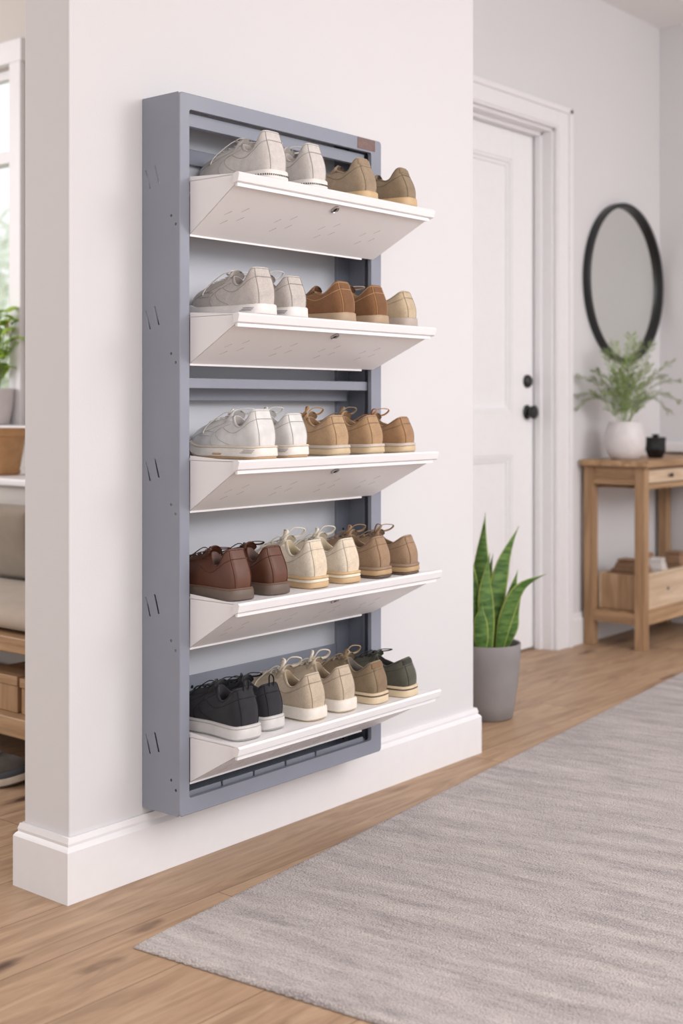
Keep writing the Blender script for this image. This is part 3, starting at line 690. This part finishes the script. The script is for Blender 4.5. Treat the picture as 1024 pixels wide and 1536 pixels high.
bg = dict(kind='suede', col=(192, 176, 156), soles=[('outsole', 0, .12, .002, (206, 182, 146)), ('midsole', .10, 1.0, .0055, (230, 222, 212))], lining=(168, 148, 124), sh=.028, lace=(222, 212, 196), lw=.0034)
shoe('sneaker', 'beige suede sneaker beside the black pair', 'shoe', (2.176, 1.862, Z[4]), R(2), G[4], flip=1, W=.041, hh=.100, th=.094, loops=1.3, seed=23, **bg)
shoe('sneaker', 'beige suede sneaker beside the olive shoes', 'shoe', (2.282, 1.862, Z[4]), R(3), G[4], flip=-1, W=.040, hh=.100, th=.096, loops=1.4, seed=24, **bg)
def olv(c): return dict(kind='suede', col=c, soles=[('outsole', 0, .68, .0045, (216, 197, 166)), ('sole_stripe', .66, .76, .0040, (92, 72, 62)), ('foxing', .74, 1.0, .0045, (214, 195, 166))], sh=.025)
shoe('casual_shoe', 'olive taupe canvas shoe with cream sole and brown heel tab', 'shoe', (2.396, 1.856, Z[4]), R(6), G[4], flip=1, W=.039, hh=.094, th=.092, lace=(176, 152, 122), lining=(120, 112, 104), tab=(134, 106, 82), counter=((138, 116, 94), 1.0), loops=1.1, seed=25, **olv((142, 125, 102)))
shoe('casual_shoe', 'dark green grey shoe with cream sole at the right end of the bottom shelf', 'shoe', (2.500, 1.845, Z[4]), R(11), G[4], flip=-1, W=.039, hh=.088, th=.086, lace=(60, 58, 54), lining=(52, 50, 48), tab=(62, 62, 58), loops=.5, seed=26, **olv((88, 86, 76)))

# ------------------------------------------------------------------ snake plant
def leaf_blade(mb, P, width, tw=0.0, fold=.25, n=18, side=None, thick=.0015):
    pts = [Vector(p) for p in curve(P, n)]; base0 = len(mb.v)
    rows = 6; uv = []
    for i, p in enumerate(pts):
        k = i/(n-1); t_ = (pts[min(i+1, n-1)]-pts[max(i-1, 0)]).normalized()
        sdv = Vector(side) if side else Vector((1, 0, 0)); sdv = (sdv - t_*sdv.dot(t_)).normalized()
        nr = t_.cross(sdv); a = tw*k; s2 = sdv*math.cos(a)+nr*math.sin(a); n2 = t_.cross(s2)
        wd = width*(.55+.45*sm(0, .35, k))*(1-sm(.45, 1.0, k)**1.2*.985)/2
        for sg in (1, -1):
            for j in range(rows+1):
                q = -1+2*j/rows; 
                if sg < 0: q = -q
                mb.v.append(tuple(p + s2*q*wd + n2*(fold*wd*(q*q) + sg*thick*(1-q*q*.9)))); uv.append((.5+q*.5, k))
    m = 2*(rows+1)
    for i in range(n-1):
        for j in range(m):
            a = base0+i*m+j; b = base0+i*m+(j+1) % m; mb.f.append((a, b, b+m, a+m))
    mb.f.append(tuple(base0+(n-1)*m+j for j in range(m)))
    mb.uv = (mb.uv or []) + uv
px, py = 3.520, 2.300
sp = thing('snake_plant', 'snake plant in a round grey pot standing behind the end of the wall', 'plant', (px, py, 0))
m = MB(); m.lathe([(.0, .0), (.070, 0), (.0765, .004), (.084, .05), (.094, .12), (.1005, .19), (.103, .238), (.1015, .241), (.097, .239), (.096, .225), (.094, .19)], (px, py, 0), 56, True)
m.build('pot', 'concrete', sp, smooth='auto', angle=50)
m = MB(); m.lathe([(.0955, .212), (.06, .217), (.02, .216), (.001, .218)], (px, py, 0), 40, False, True); m.build('soil', 'soil', sp, smooth=True)
m = MB()
for i in range(60):
    a = random.random()*6.28; r = .088*math.sqrt(random.random()); x, y = px+r*math.cos(a), py+r*math.sin(a); q = .003+.004*random.random()
    m.lathe([(.0005, -q), (q, 0), (.0005, q*.8)], (x, y, .219), 6)
tag(m.build('bark_chips', 'soil', sp, smooth=False), kind='stuff')
# in camera-facing axes: r to the right, u up, f away
rx = Vector((math.sin(R(39.6)), -math.cos(R(39.6)), 0)); fx = Vector((math.cos(R(39.6)), math.sin(R(39.6)), 0)); B = Vector((px, py, .205))
def q(r, u, f): return B + rx*r + fx*f + Vector((0, 0, u-.205))
LV = [([(-.012, .21, .01), (-.022, .38, .015), (-.020, .52, .02), (-.008, .655, .02)], .058, .2, -.6),
      ([(.010, .21, -.005), (.022, .36, -.01), (.050, .50, 0), (.098, .612, .01)], .060, .15, .5),
      ([(-.045, .21, -.02), (-.055, .35, -.03), (-.075, .50, -.03), (-.092, .635, -.02)], .062, .2, .3),
      ([(-.005, .21, -.03), (-.010, .32, -.04), (-.012, .43, -.04), (.000, .53, -.035)], .055, .2, .6),
      ([(.030, .21, -.02), (.055, .33, -.03), (.100, .42, -.03), (.180, .462, -.025)], .050, .1, .7),
      ([(.035, .21, .02), (.062, .31, .02), (.080, .40, .02), (.096, .47, .02)], .040, .2, .3),
      ([(-.028, .21, -.055), (-.030, .27, -.062), (-.032, .33, -.065), (-.026, .374, -.06)], .048, .2, .2),
      ([(-.050, .21, .03), (-.052, .35, .04), (-.058, .45, .045), (-.056, .58, .045)], .045, .2, .2),
      ([(.045, .21, .0), (.075, .28, -.01), (.085, .33, -.01), (.105, .40, -.01)], .034, .1, .4),
      ([(-.065, .21, -.02), (-.085, .30, -.03), (-.10, .38, -.03), (-.11, .44, -.03)], .05, .2, .2),
      ([(.0, .21, .045), (.01, .33, .05), (.005, .42, .05), (.02, .52, .05)], .046, .2, .2)]
for P, wd, fo, tw in LV:
    m = MB(); leaf_blade(m, [q(*p) for p in P], wd, tw, fo, side=rx); m.build('leaf', 'snake', sp, smooth=True)

# ------------------------------------------------------------------ console table
TX0, TX1, TY0, TY1 = 4.857, 5.595, 2.424, 2.701
tb = thing('console_table', 'light oak console table with drawer and lower shelf under the round mirror', 'table', ((TX0+TX1)/2, (TY0+TY1)/2, 0))
lw = .044
for x in (TX0, TX1-lw):
    for y in (TY0, TY1-lw): MB().box(x, x+lw, y, y+lw, 0, .748).build('leg', 'oakz', tb, bevel=.003)
MB().box(TX0-.022, TX1+.01, TY0-.028, TY1+.006, .7485, .774).build('tabletop', 'oak', tb, bevel=.003)
for x in (TX0+.006, TX1-.026): 
    MB().box(x-.002, x+.022, TY0+lw, TY1-lw, .672, .697).build('side_rail', 'oaky', tb, bevel=.002)
    MB().box(x+.004, x+.016, TY0+lw, TY1-lw, .6975, .748).build('side_board', 'oaky', tb, bevel=.001)
    MB().box(x-.001, x+.023, TY0+lw, TY1-lw, .100, .146).build('side_rail', 'oaky', tb, bevel=.002)
MB().box(TX0+lw, TX1-lw, TY0+.006, TY0+.026, .655, .676).build('front_rail', 'oak', tb, bevel=.002)
MB().box(TX0+lw, TX1-lw, TY0+.006, TY0+.026, .738, .748).build('front_rail', 'oak', tb, bevel=.001)
MB().box(TX0+lw, TX1-lw, TY0+.004, TY0+.028, .100, .146).build('front_rail', 'oak', tb, bevel=.002)
MB().box(TX0+lw, TX1-lw, TY1-.026, TY1-.006, .655, .748).build('back_rail', 'oak', tb, bevel=.002)
MB().box(TX0+lw, TX1-lw, TY1-.028, TY1-.004, .100, .146).build('back_rail', 'oak', tb, bevel=.002)
MB().box(TX0+.025, TX1-.025, TY0+.029, TY1-.029, .130, .148).build('lower_shelf', 'oak', tb, bevel=.001)
MB().box(TX0+lw, TX1-lw, TY0+.04, TY1-.03, .657, .663).build('drawer_bottom', 'oak', tb)
for i, (a, b_) in enumerate(((TX0+lw+.004, 5.24), (5.248, TX1-lw-.004))):
    dr = MB().box(a, b_, TY0+.0035, TY0+.024, .680, .735).build('drawer', 'pine', tb, bevel=.002)
    kx = 5.09 if i == 0 else 5.42
    lathe_y([(.004, 0), (.004, .008), (.0085, .012), (.009, .017), (.003, .020)], (kx, TY0+.0033, .708), 16).build('knob', 'darkm', dr, smooth='auto')

# objects on the table
vx, vy, vz = 4.940, 2.552, .775
fn = thing('potted_fern', 'feathery green fern in a pale grey round pot on the oak table', 'plant', (vx, vy, vz))
m = MB(); m.lathe([(.0, 0), (.052, .0), (.058, .003), (.075, .025), (.084, .055), (.085, .085), (.080, .118), (.072, .138), (.068, .150), (.0665, .156), (.063, .157), (.062, .150), (.064, .138), (.068, .12)], (vx, vy, vz), 56, True)
m.build('pot', 'ceramic', fn, smooth='auto', angle=60)
m = MB(); m.lathe([(.0685, .120), (.03, .130), (.001, .132)], (vx, vy, vz), 30, False, True); m.build('soil', 'soil', fn, smooth=True)
Bf = Vector((vx, vy, vz+.13))
FR = [((0.015, .27), .02, 0), ((-.085, .30), 0, .1), ((.03, .36), .02, .0), ((-.19, .20), .0, .3), ((-.215, .12), .0, .35), ((-.205, .075), -.02, .5), ((.20, .26), .0, .25), ((.215, .18), -.05, .35), ((.215, .10), -.04, .5),
      ((.195, .055), .03, .6), ((.115, .33), .02, .1), ((-.135, .22), -.08, .2), ((.08, .24), -.10, .15), ((-.05, .22), -.10, .1), ((.14, .20), -.11, .3), ((-.10, .13), -.12, .4), ((.06, .33), .05, .1), ((-.04, .33), .04, .1)]
rnd = random.Random(5)
for (r, u), f_, dr_ in FR:
    m = MB(); tip = Bf + rx*r + fx*(f_*.8) + Vector((0, 0, u*1.06+.004)); s0 = Bf + Vector((rnd.uniform(-.012, .012), rnd.uniform(-.012, .012), -.02))
    up = max(u, .12)
    P = [s0, s0*.72+tip*.28+Vector((0, 0, .05+dr_*.06)), s0*.38+tip*.62+Vector((0, 0, .035+dr_*.10)), tip]
    pts = [Vector(p) for p in curve(P, 40)]
    m.tube(pts, .0016, 5, taper=lambda k: 1-.75*k)
    for i in range(8, 40):
        k = i/39; p = pts[i]; t_ = (pts[min(i+1, 39)]-pts[i-1]).normalized(); ln = .040*math.sin(min(1, .25+.85*(1-k)+.1)*PI*.55)*(1 if k > .3 else k/.3)+.006
        sd_ = t_.cross(Vector((rnd.uniform(-.3, .3), rnd.uniform(-.3, .3), 1))).normalized()
        for sg in (-1, 1):
            d_ = (sd_*sg + t_*.75 + Vector((0, 0, rnd.uniform(-.25, .3)))).normalized()*ln*rnd.uniform(.75, 1.15)
            nn = t_.cross(d_).normalized()
            w_ = d_.cross(nn).normalized()*.0018
            m.add([p, p+d_*.5+w_, p+d_, p+d_*.5-w_], [(0, 1, 2, 3)])
            for z_ in (.3, .5, .7, .88):
                bp_ = p+d_*z_
                for s3 in (-1, 1):
                    e_ = (d_.normalized()*.8 + d_.cross(nn).normalized()*s3*.8 + Vector((rnd.uniform(-.3, .3),)*3)).normalized()*ln*.30
                    w3 = e_.cross(nn).normalized()*.0013
                    m.add([bp_-w3, bp_+w3, bp_+e_], [(0, 1, 2)])
    m.build('frond', 'fern', fn)
cx_, cy_ = 5.172, 2.528
cd = thing('candle_jar', 'small black glazed jar candle with lid on the oak table', 'candle', (cx_, cy_, .775))
m = MB(); m.lathe([(0, 0), (.029, 0), (.033, .003), (.044, .028), (.046, .040), (.0445, .052), (.0465, .080), (.047, .088), (.043, .089), (.042, .080)], (cx_, cy_, .7745), 8, True)
m.build('jar', 'blackg', cd, smooth='auto', angle=30, bevel=.001)
m = MB(); m.lathe([(0.0001, .084), (.0415, .084), (.042, .088), (.014, .0895), (.011, .092), (.016, .097), (.0165, .101), (.0001, .103)], (cx_, cy_, .7745), 24); m.build('lid', 'black', cd, smooth='auto')

# crate on the lower shelf
cr_ = thing('wooden_crate', 'pale wooden crate on the lower shelf of the console table', 'crate', (5.2, 2.575, .1485))
X0, X1, Y0, Y1, Z0, Z1 = 4.908, 5.52, 2.460, 2.660, .149, .300
MB().box(X0, X1, Y0, Y0+.014, Z0, Z1-.012).build('front_board', 'pine', cr_, bevel=.004)
MB().box(X0-.004, X1+.004, Y0-.004, Y0+.018, Z1-.012, Z1).build('rim', 'pine', cr_, bevel=.002)
MB().box(X0, X1, Y1-.014, Y1, Z0, Z1).build('back_board', 'pine', cr_, bevel=.004)
for x in (X0, X1-.014): MB().box(x, x+.014, Y0+.0145, Y1-.0145, Z0, Z1-.002).build('end_board', 'pinez', cr_, bevel=.004)
MB().box(X0+.015, X1-.015, Y0+.015, Y1-.015, Z0, Z0+.008).build('base_board', 'pine', cr_)
MB().box(X0+.015, X1-.015, Y0+.015, Y1-.015, Z1-.055, Z1-.050).build('inner_board', 'pine', cr_)
lathe_y([(.007, 0), (.007, .002), (.002, .003)], (5.150, Y0-.0002, .222), 12).build('stud', 'darkm', cr_)
def folded(name, label, cat, c, sx, sy, n, mat, z0, group, th=.009, rz=0):
    m = MB(); rn = random.Random(int(c[0]*1000))
    for k in range(n):
        w_ = sx*(1-.06*k+rn.uniform(-.04, .04)); d_ = sy*(1-.05*k); zc = k*th; xo = rn.uniform(-.007, .007)
        # each fold is a rounded slab open on one side
        P = []
        for a in range(9):
            q_ = -PI/2+PI*a/8; P.append((w_/2-th*.45+th*.45*math.cos(q_), zc+th*.48+th*.46*math.sin(q_)))
        for a in range(9):
            q_ = PI/2+PI*a/8; P.append((-w_/2+th*.45+th*.45*math.cos(q_), zc+th*.48+th*.46*math.sin(q_)))
        rs_ = []
        for j in range(7):
            y = -d_/2+d_*j/6; rs_.append([(x+xo, y, z+.004*math.sin(x*30+k)*(k/max(1, n-1))) for x, z in P])
        m.rings(rs_, True, True, True)
    o = m.build(name, mat, smooth='auto', angle=50); o.location = (c[0], c[1], z0); o.rotation_euler = (0, 0, rz); tag(o, label, cat, group)
    return o
zc = Z1-.030
folded('folded_cloth', 'brown folded cloths stacked in the end of the crate behind the table leg', 'cloth', (5.012, 2.560), .160, .150, 9, 'kraft', zc, 'folded cloths in the crate')
folded('folded_cloth', 'white linen folded in the crate just right of the table leg', 'cloth', (5.170, 2.522), .105, .085, 8, 'linen', zc, 'folded cloths in the crate', rz=.2)
folded('folded_cloth', 'brown cloth pile behind the white linen in the crate', 'cloth', (5.225, 2.600), .170, .055, 10, 'kraft', zc, 'folded cloths in the crate', rz=.05)
folded('folded_cloth', 'brown cloth pile at the right end of the crate', 'cloth', (5.400, 2.545), .170, .125, 9, 'kraft', zc, 'folded cloths in the crate')

# mirror
mc = Vector((5.237, DY-.001, 1.540))
mi = thing('wall_mirror', 'round mirror in a thin black frame above the oak table', 'mirror', tuple(mc))
Rr = .352; n = 96; m = MB()
m.rings([[(mc.x+r*math.cos(2*PI*i/n), mc.y-o_, mc.z+r*math.sin(2*PI*i/n)) for i in range(n)] for r, o_ in ((Rr-.012, 0), (Rr, 0), (Rr, .028), (Rr-.003, .031), (Rr-.017, .031), (Rr-.019, .028), (Rr-.019, .006), (Rr-.012, 0))])
m.build('frame', 'black', mi, smooth='auto')
lathe_y([(Rr-.018, .002), (Rr-.018, .008), (.0001, .008)], tuple(mc), 96).build('glass', 'mirror', mi, smooth='auto')

# ------------------------------------------------------------------ room on the left
bn = thing('bench', 'low oak bench with an open lower shelf under the window ledge', 'bench', (2.3, 3.4, 0))
MB().box(2.095, 2.53, 2.62, 5.2, .345, .388).build('seat_board', 'oaky', bn, bevel=.005)
MB().box(2.105, 2.53, 2.64, 5.2, .118, .172).build('lower_shelf', 'oaky', bn, bevel=.005)
for y in (2.62, 5.16): MB().box(2.11, 2.525, y+.004, y+.036, 0, .344).build('end_panel', 'oakz', bn, bevel=.003)
def cushion(mb, x0, x1, y0, y1, z0, z1, r=.03, puff=.02, nx=14, ny=22):
    import itertools
    def srf(top):
        g = []
        for j in range(ny+1):
            row = []
            for i in range(nx+1):
                a, b_ = -1+2*i/nx, -1+2*j/ny; w1 = (1-abs(a)**4)*(1-abs(b_)**6)
                zc_ = (z0+z1)/2; h = (z1-z0)/2
                x = (x0+x1)/2+(x1-x0)/2*a*(1); y = (y0+y1)/2+(y1-y0)/2*b_
                row.append((x, y, zc_+(1 if top else -1)*(h*(.45+.55*w1**.45) if w1 > 0 else h*.45)))
            g.append(row)
        return g
    for top in (True, False):
        g = srf(top); o_ = len(mb.v)
        for r_ in g: mb.v += r_
        for j in range(ny):
            for i in range(nx):
                f_ = (o_+j*(nx+1)+i, o_+j*(nx+1)+i+1, o_+(j+1)*(nx+1)+i+1, o_+(j+1)*(nx+1)+i); mb.f.append(f_ if top else f_[::-1])
    m_ = (nx+1)*(ny+1); o_ = len(mb.v)-2*m_
    bd = [i for i in range(nx+1)] + [j*(nx+1)+nx for j in range(1, ny+1)] + [ny*(nx+1)+i for i in range(nx-1, -1, -1)] + [j*(nx+1) for j in range(ny-1, 0, -1)]
    for a, b_ in zip(bd, bd[1:]+bd[:1]): mb.f.append((o_+a, o_+m_+a, o_+m_+b_, o_+b_))
    return mb
cu = MB(); cushion(cu, 2.105, 2.52, 2.66, 3.70, .389, .462); o = cu.build('seat_cushion', 'sofa', smooth=True, subsurf=1, loc=(2.31, 3.2, .389))
tag(o, 'long taupe seat cushion lying on the oak bench', 'cushion')
pl = MB(); cushion(pl, -.115, .115, -.20, .20, -.045, .045, nx=20, ny=20); o = pl.build('throw_pillow', 'pillow', smooth=True, subsurf=1)
o.location = (2.462, 3.43, .580); o.rotation_euler = (0, R(76), R(3)); tag(o, 'brown grey throw pillow leaning at the back of the seat cushion', 'pillow')
def small_box(label, x0, x1, y0, y1, z0, z1):
    b_ = thing('wooden_box', label, 'box', ((x0+x1)/2, (y0+y1)/2, z0), 'wooden boxes on the bench shelf')
    MB().box(x0+.004, x1-.004, y0+.004, y1-.004, z0, z1-.026).build('body', 'oakz', b_, bevel=.003)
    MB().box(x0, x1, y0, y1, z1-.026, z1).build('lid', 'oaky', b_, bevel=.003)
small_box('small lidded wooden box on the bench shelf, the left one', 2.135, 2.30, 2.895, 3.055, .1725, .272)
small_box('small lidded wooden box against the wall end on the bench shelf, the right one', 2.135, 2.30, 2.740, 2.886, .1725, .270)
# floor shoe below the bench: toe points to the camera side
fs_ = shoe('sneaker', 'dark grey sneaker with off white sole on the floor below the bench', 'shoe', (1.950, 3.065, .0005), R(-141), None, L=.29, W=.055, sh=.030, hh=.100, dip=.065, th=.085, kind='canvas', col=(92, 88, 84),
           soles=[('outsole', 0, .15, .003, (120, 110, 100)), ('midsole', .13, .75, .006, (208, 196, 180)), ('foxing', .72, 1.25, .0045, (72, 76, 84))], lining=(60, 58, 56), lace=(80, 76, 72), loops=.0, seed=40)
# flower pot and plant
fp = thing('flower_pot', 'terracotta coloured flower pot on the white ledge below the window', 'pot', (2.640, 3.675, .767))
m = MB(); m.lathe([(0, 0), (.062, 0), (.066, .004), (.070, .012), (.066, .014), (.080, .10), (.083, .128), (.089, .130), (.091, .152), (.089, .156), (.083, .155), (.080, .13)], (2.640, 3.675, .7675), 48, True); m.build('pot', 'terra', fp, smooth='auto', angle=40)
m = MB(); m.lathe([(.081, .135), (.03, .138), (.001, .138)], (2.640, 3.675, .7675), 30, False, True); m.build('soil', 'soil', fp, smooth=True)
lx, ly, lz = 2.925, 4.085, .9275
lp_ = thing('potted_plant', 'bright green leafy plant in a white pot on the window sill', 'plant', (lx, ly, lz))
m = MB(); m.lathe([(0, 0), (.035, 0), (.042, .003), (.055, .06), (.060, .13), (.060, .136), (.056, .136), (.054, .12)], (lx, ly, lz), 40, True); m.build('pot', 'ceramic', lp_, smooth='auto', angle=50)
m = MB(); m.lathe([(.055, .122), (.001, .125)], (lx, ly, lz), 24, False, True); m.build('soil', 'soil', lp_)
rnd = random.Random(11); Bl = Vector((lx, ly, lz+.12))
for i in range(9):
    a = (-.10+.20*i/8)+rnd.uniform(-.02, .02); h = .18+.12*rnd.random(); dpt = rnd.uniform(-.06, .05)
    tip = Bl + rx*a + fx*dpt*.6 + Vector((0, 0, h)); st_ = curve([Bl, Bl+rx*a*.4+Vector((0, 0, h*.55)), tip], 14)
    m = MB(); m.tube(st_, .0024, 6, taper=lambda k: 1-.5*k); m.build('stem', 'stem', lp_, smooth=True)
    for k in (.45, .6, .72, .85, 1.0, 1.0):
        p = Vector(st_[int(k*13)]); d_ = (rx*rnd.uniform(-1, 1) + fx*rnd.uniform(-.6, .6) + Vector((0, 0, rnd.uniform(-.6, .35)))).normalized(); ln = rnd.uniform(.045, .075)
        m = MB(); leaf_blade(m, [p, p+d_*ln*.35+Vector((0, 0, .010)), p+d_*ln*.7+Vector((0, 0, .006)), p+d_*ln-Vector((0, 0, .012))], ln*.72, 0, .25, n=10, side=tuple(d_.cross(Vector((0, 0, 1)))), thick=.0006)
        m.uv = None; m.build('leaf', 'leafb', lp_, smooth=True)

# ------------------------------------------------------------------ outside the window
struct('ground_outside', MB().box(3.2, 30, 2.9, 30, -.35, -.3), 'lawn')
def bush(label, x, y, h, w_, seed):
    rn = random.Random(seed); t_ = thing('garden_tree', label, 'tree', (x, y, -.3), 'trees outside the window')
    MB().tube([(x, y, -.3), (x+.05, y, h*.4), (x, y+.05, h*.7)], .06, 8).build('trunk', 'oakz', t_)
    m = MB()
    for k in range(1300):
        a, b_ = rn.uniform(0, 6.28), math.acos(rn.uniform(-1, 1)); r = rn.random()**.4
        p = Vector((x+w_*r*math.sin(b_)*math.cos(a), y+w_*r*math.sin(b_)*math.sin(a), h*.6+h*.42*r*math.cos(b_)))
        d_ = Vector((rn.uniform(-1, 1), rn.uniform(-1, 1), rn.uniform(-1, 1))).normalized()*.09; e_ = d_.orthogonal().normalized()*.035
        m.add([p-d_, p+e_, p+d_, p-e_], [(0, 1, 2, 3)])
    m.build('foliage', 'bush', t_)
bush('haze-paled green tree outside the window, seen low behind the plant', 5.6, 7.6, 2.3, 1.1, 1)
bush('haze-paled green tree farther out beyond the window', 7.0, 10.3, 2.6, 1.5, 2)

# ------------------------------------------------------------------ light
wd = bpy.data.worlds.new('world'); bpy.context.scene.world = wd; wd.use_nodes = True
bgn = wd.node_tree.nodes['Background']; bgn.inputs['Color'].default_value = (.975, .985, 1.0, 1); bgn.inputs['Strength'].default_value = 1.15
def area(name, loc, tgt, sx, sy, e, col=(1, .99, 1.0)):
    l = bpy.data.lights.new(name, 'AREA'); l.shape = 'RECTANGLE'; l.size = sx; l.size_y = sy; l.energy = e; l.color = col
    o = bpy.data.objects.new(name, l); C.objects.link(o); o.location = loc
    o.rotation_euler = (Vector(tgt)-Vector(loc)).to_track_quat('-Z', 'Y').to_euler(); return o
area('front_key', (0.6, -2.0, 2.60), (2.2, 2.1, .75), 2.4, 1.3, 46)  # soft key from front and above; free panel added, no window here
area('ceiling_fill', (2.4, -.9, 2.72), (2.4, -.89, 0), 3.6, 1.8, 66)  # unseen panel added to brighten floor and rug from above
area('door_side_fill', (3.9, -1.8, 2.35), (4.4, 2.7, .6), 1.8, 1.4, 57)  # free-hanging fill, added to brighten the door and its wall
area('left_room_fill', (.5, 5.9, 1.9), (2.4, 3.4, .6), 1.5, 1.5, 65)  # added fill for the sides turned away from the left window

# ------------------------------------------------------------------ camera
cam = bpy.data.cameras.new('camera'); co = bpy.data.objects.new('camera', cam); C.objects.link(co)
co.location = (0, 0, 1.0); co.rotation_euler = (PI/2, 0, math.atan2(1953, 1616) - PI/2 - math.atan2(1953, 1616) + math.atan2(1616, 1953) - 0)
co.rotation_euler = (PI/2, 0, math.atan2(1616, 1953) - PI/2)
cam.sensor_fit = 'VERTICAL'; cam.sensor_height = 36; cam.sensor_width = 24; cam.lens = 1953/1536*36; cam.shift_y = -160/1536
cam.dof.use_dof = True; cam.dof.focus_distance = 2.75; cam.dof.aperture_fstop = 3.0; cam.clip_start = .05
bpy.context.scene.camera = co
vs_ = bpy.context.scene.view_settings; vs_.view_transform = 'Standard'; vs_.look = 'None'; vs_.gamma = 1; vs_.exposure = 0.0; vs_.use_curve_mapping = False
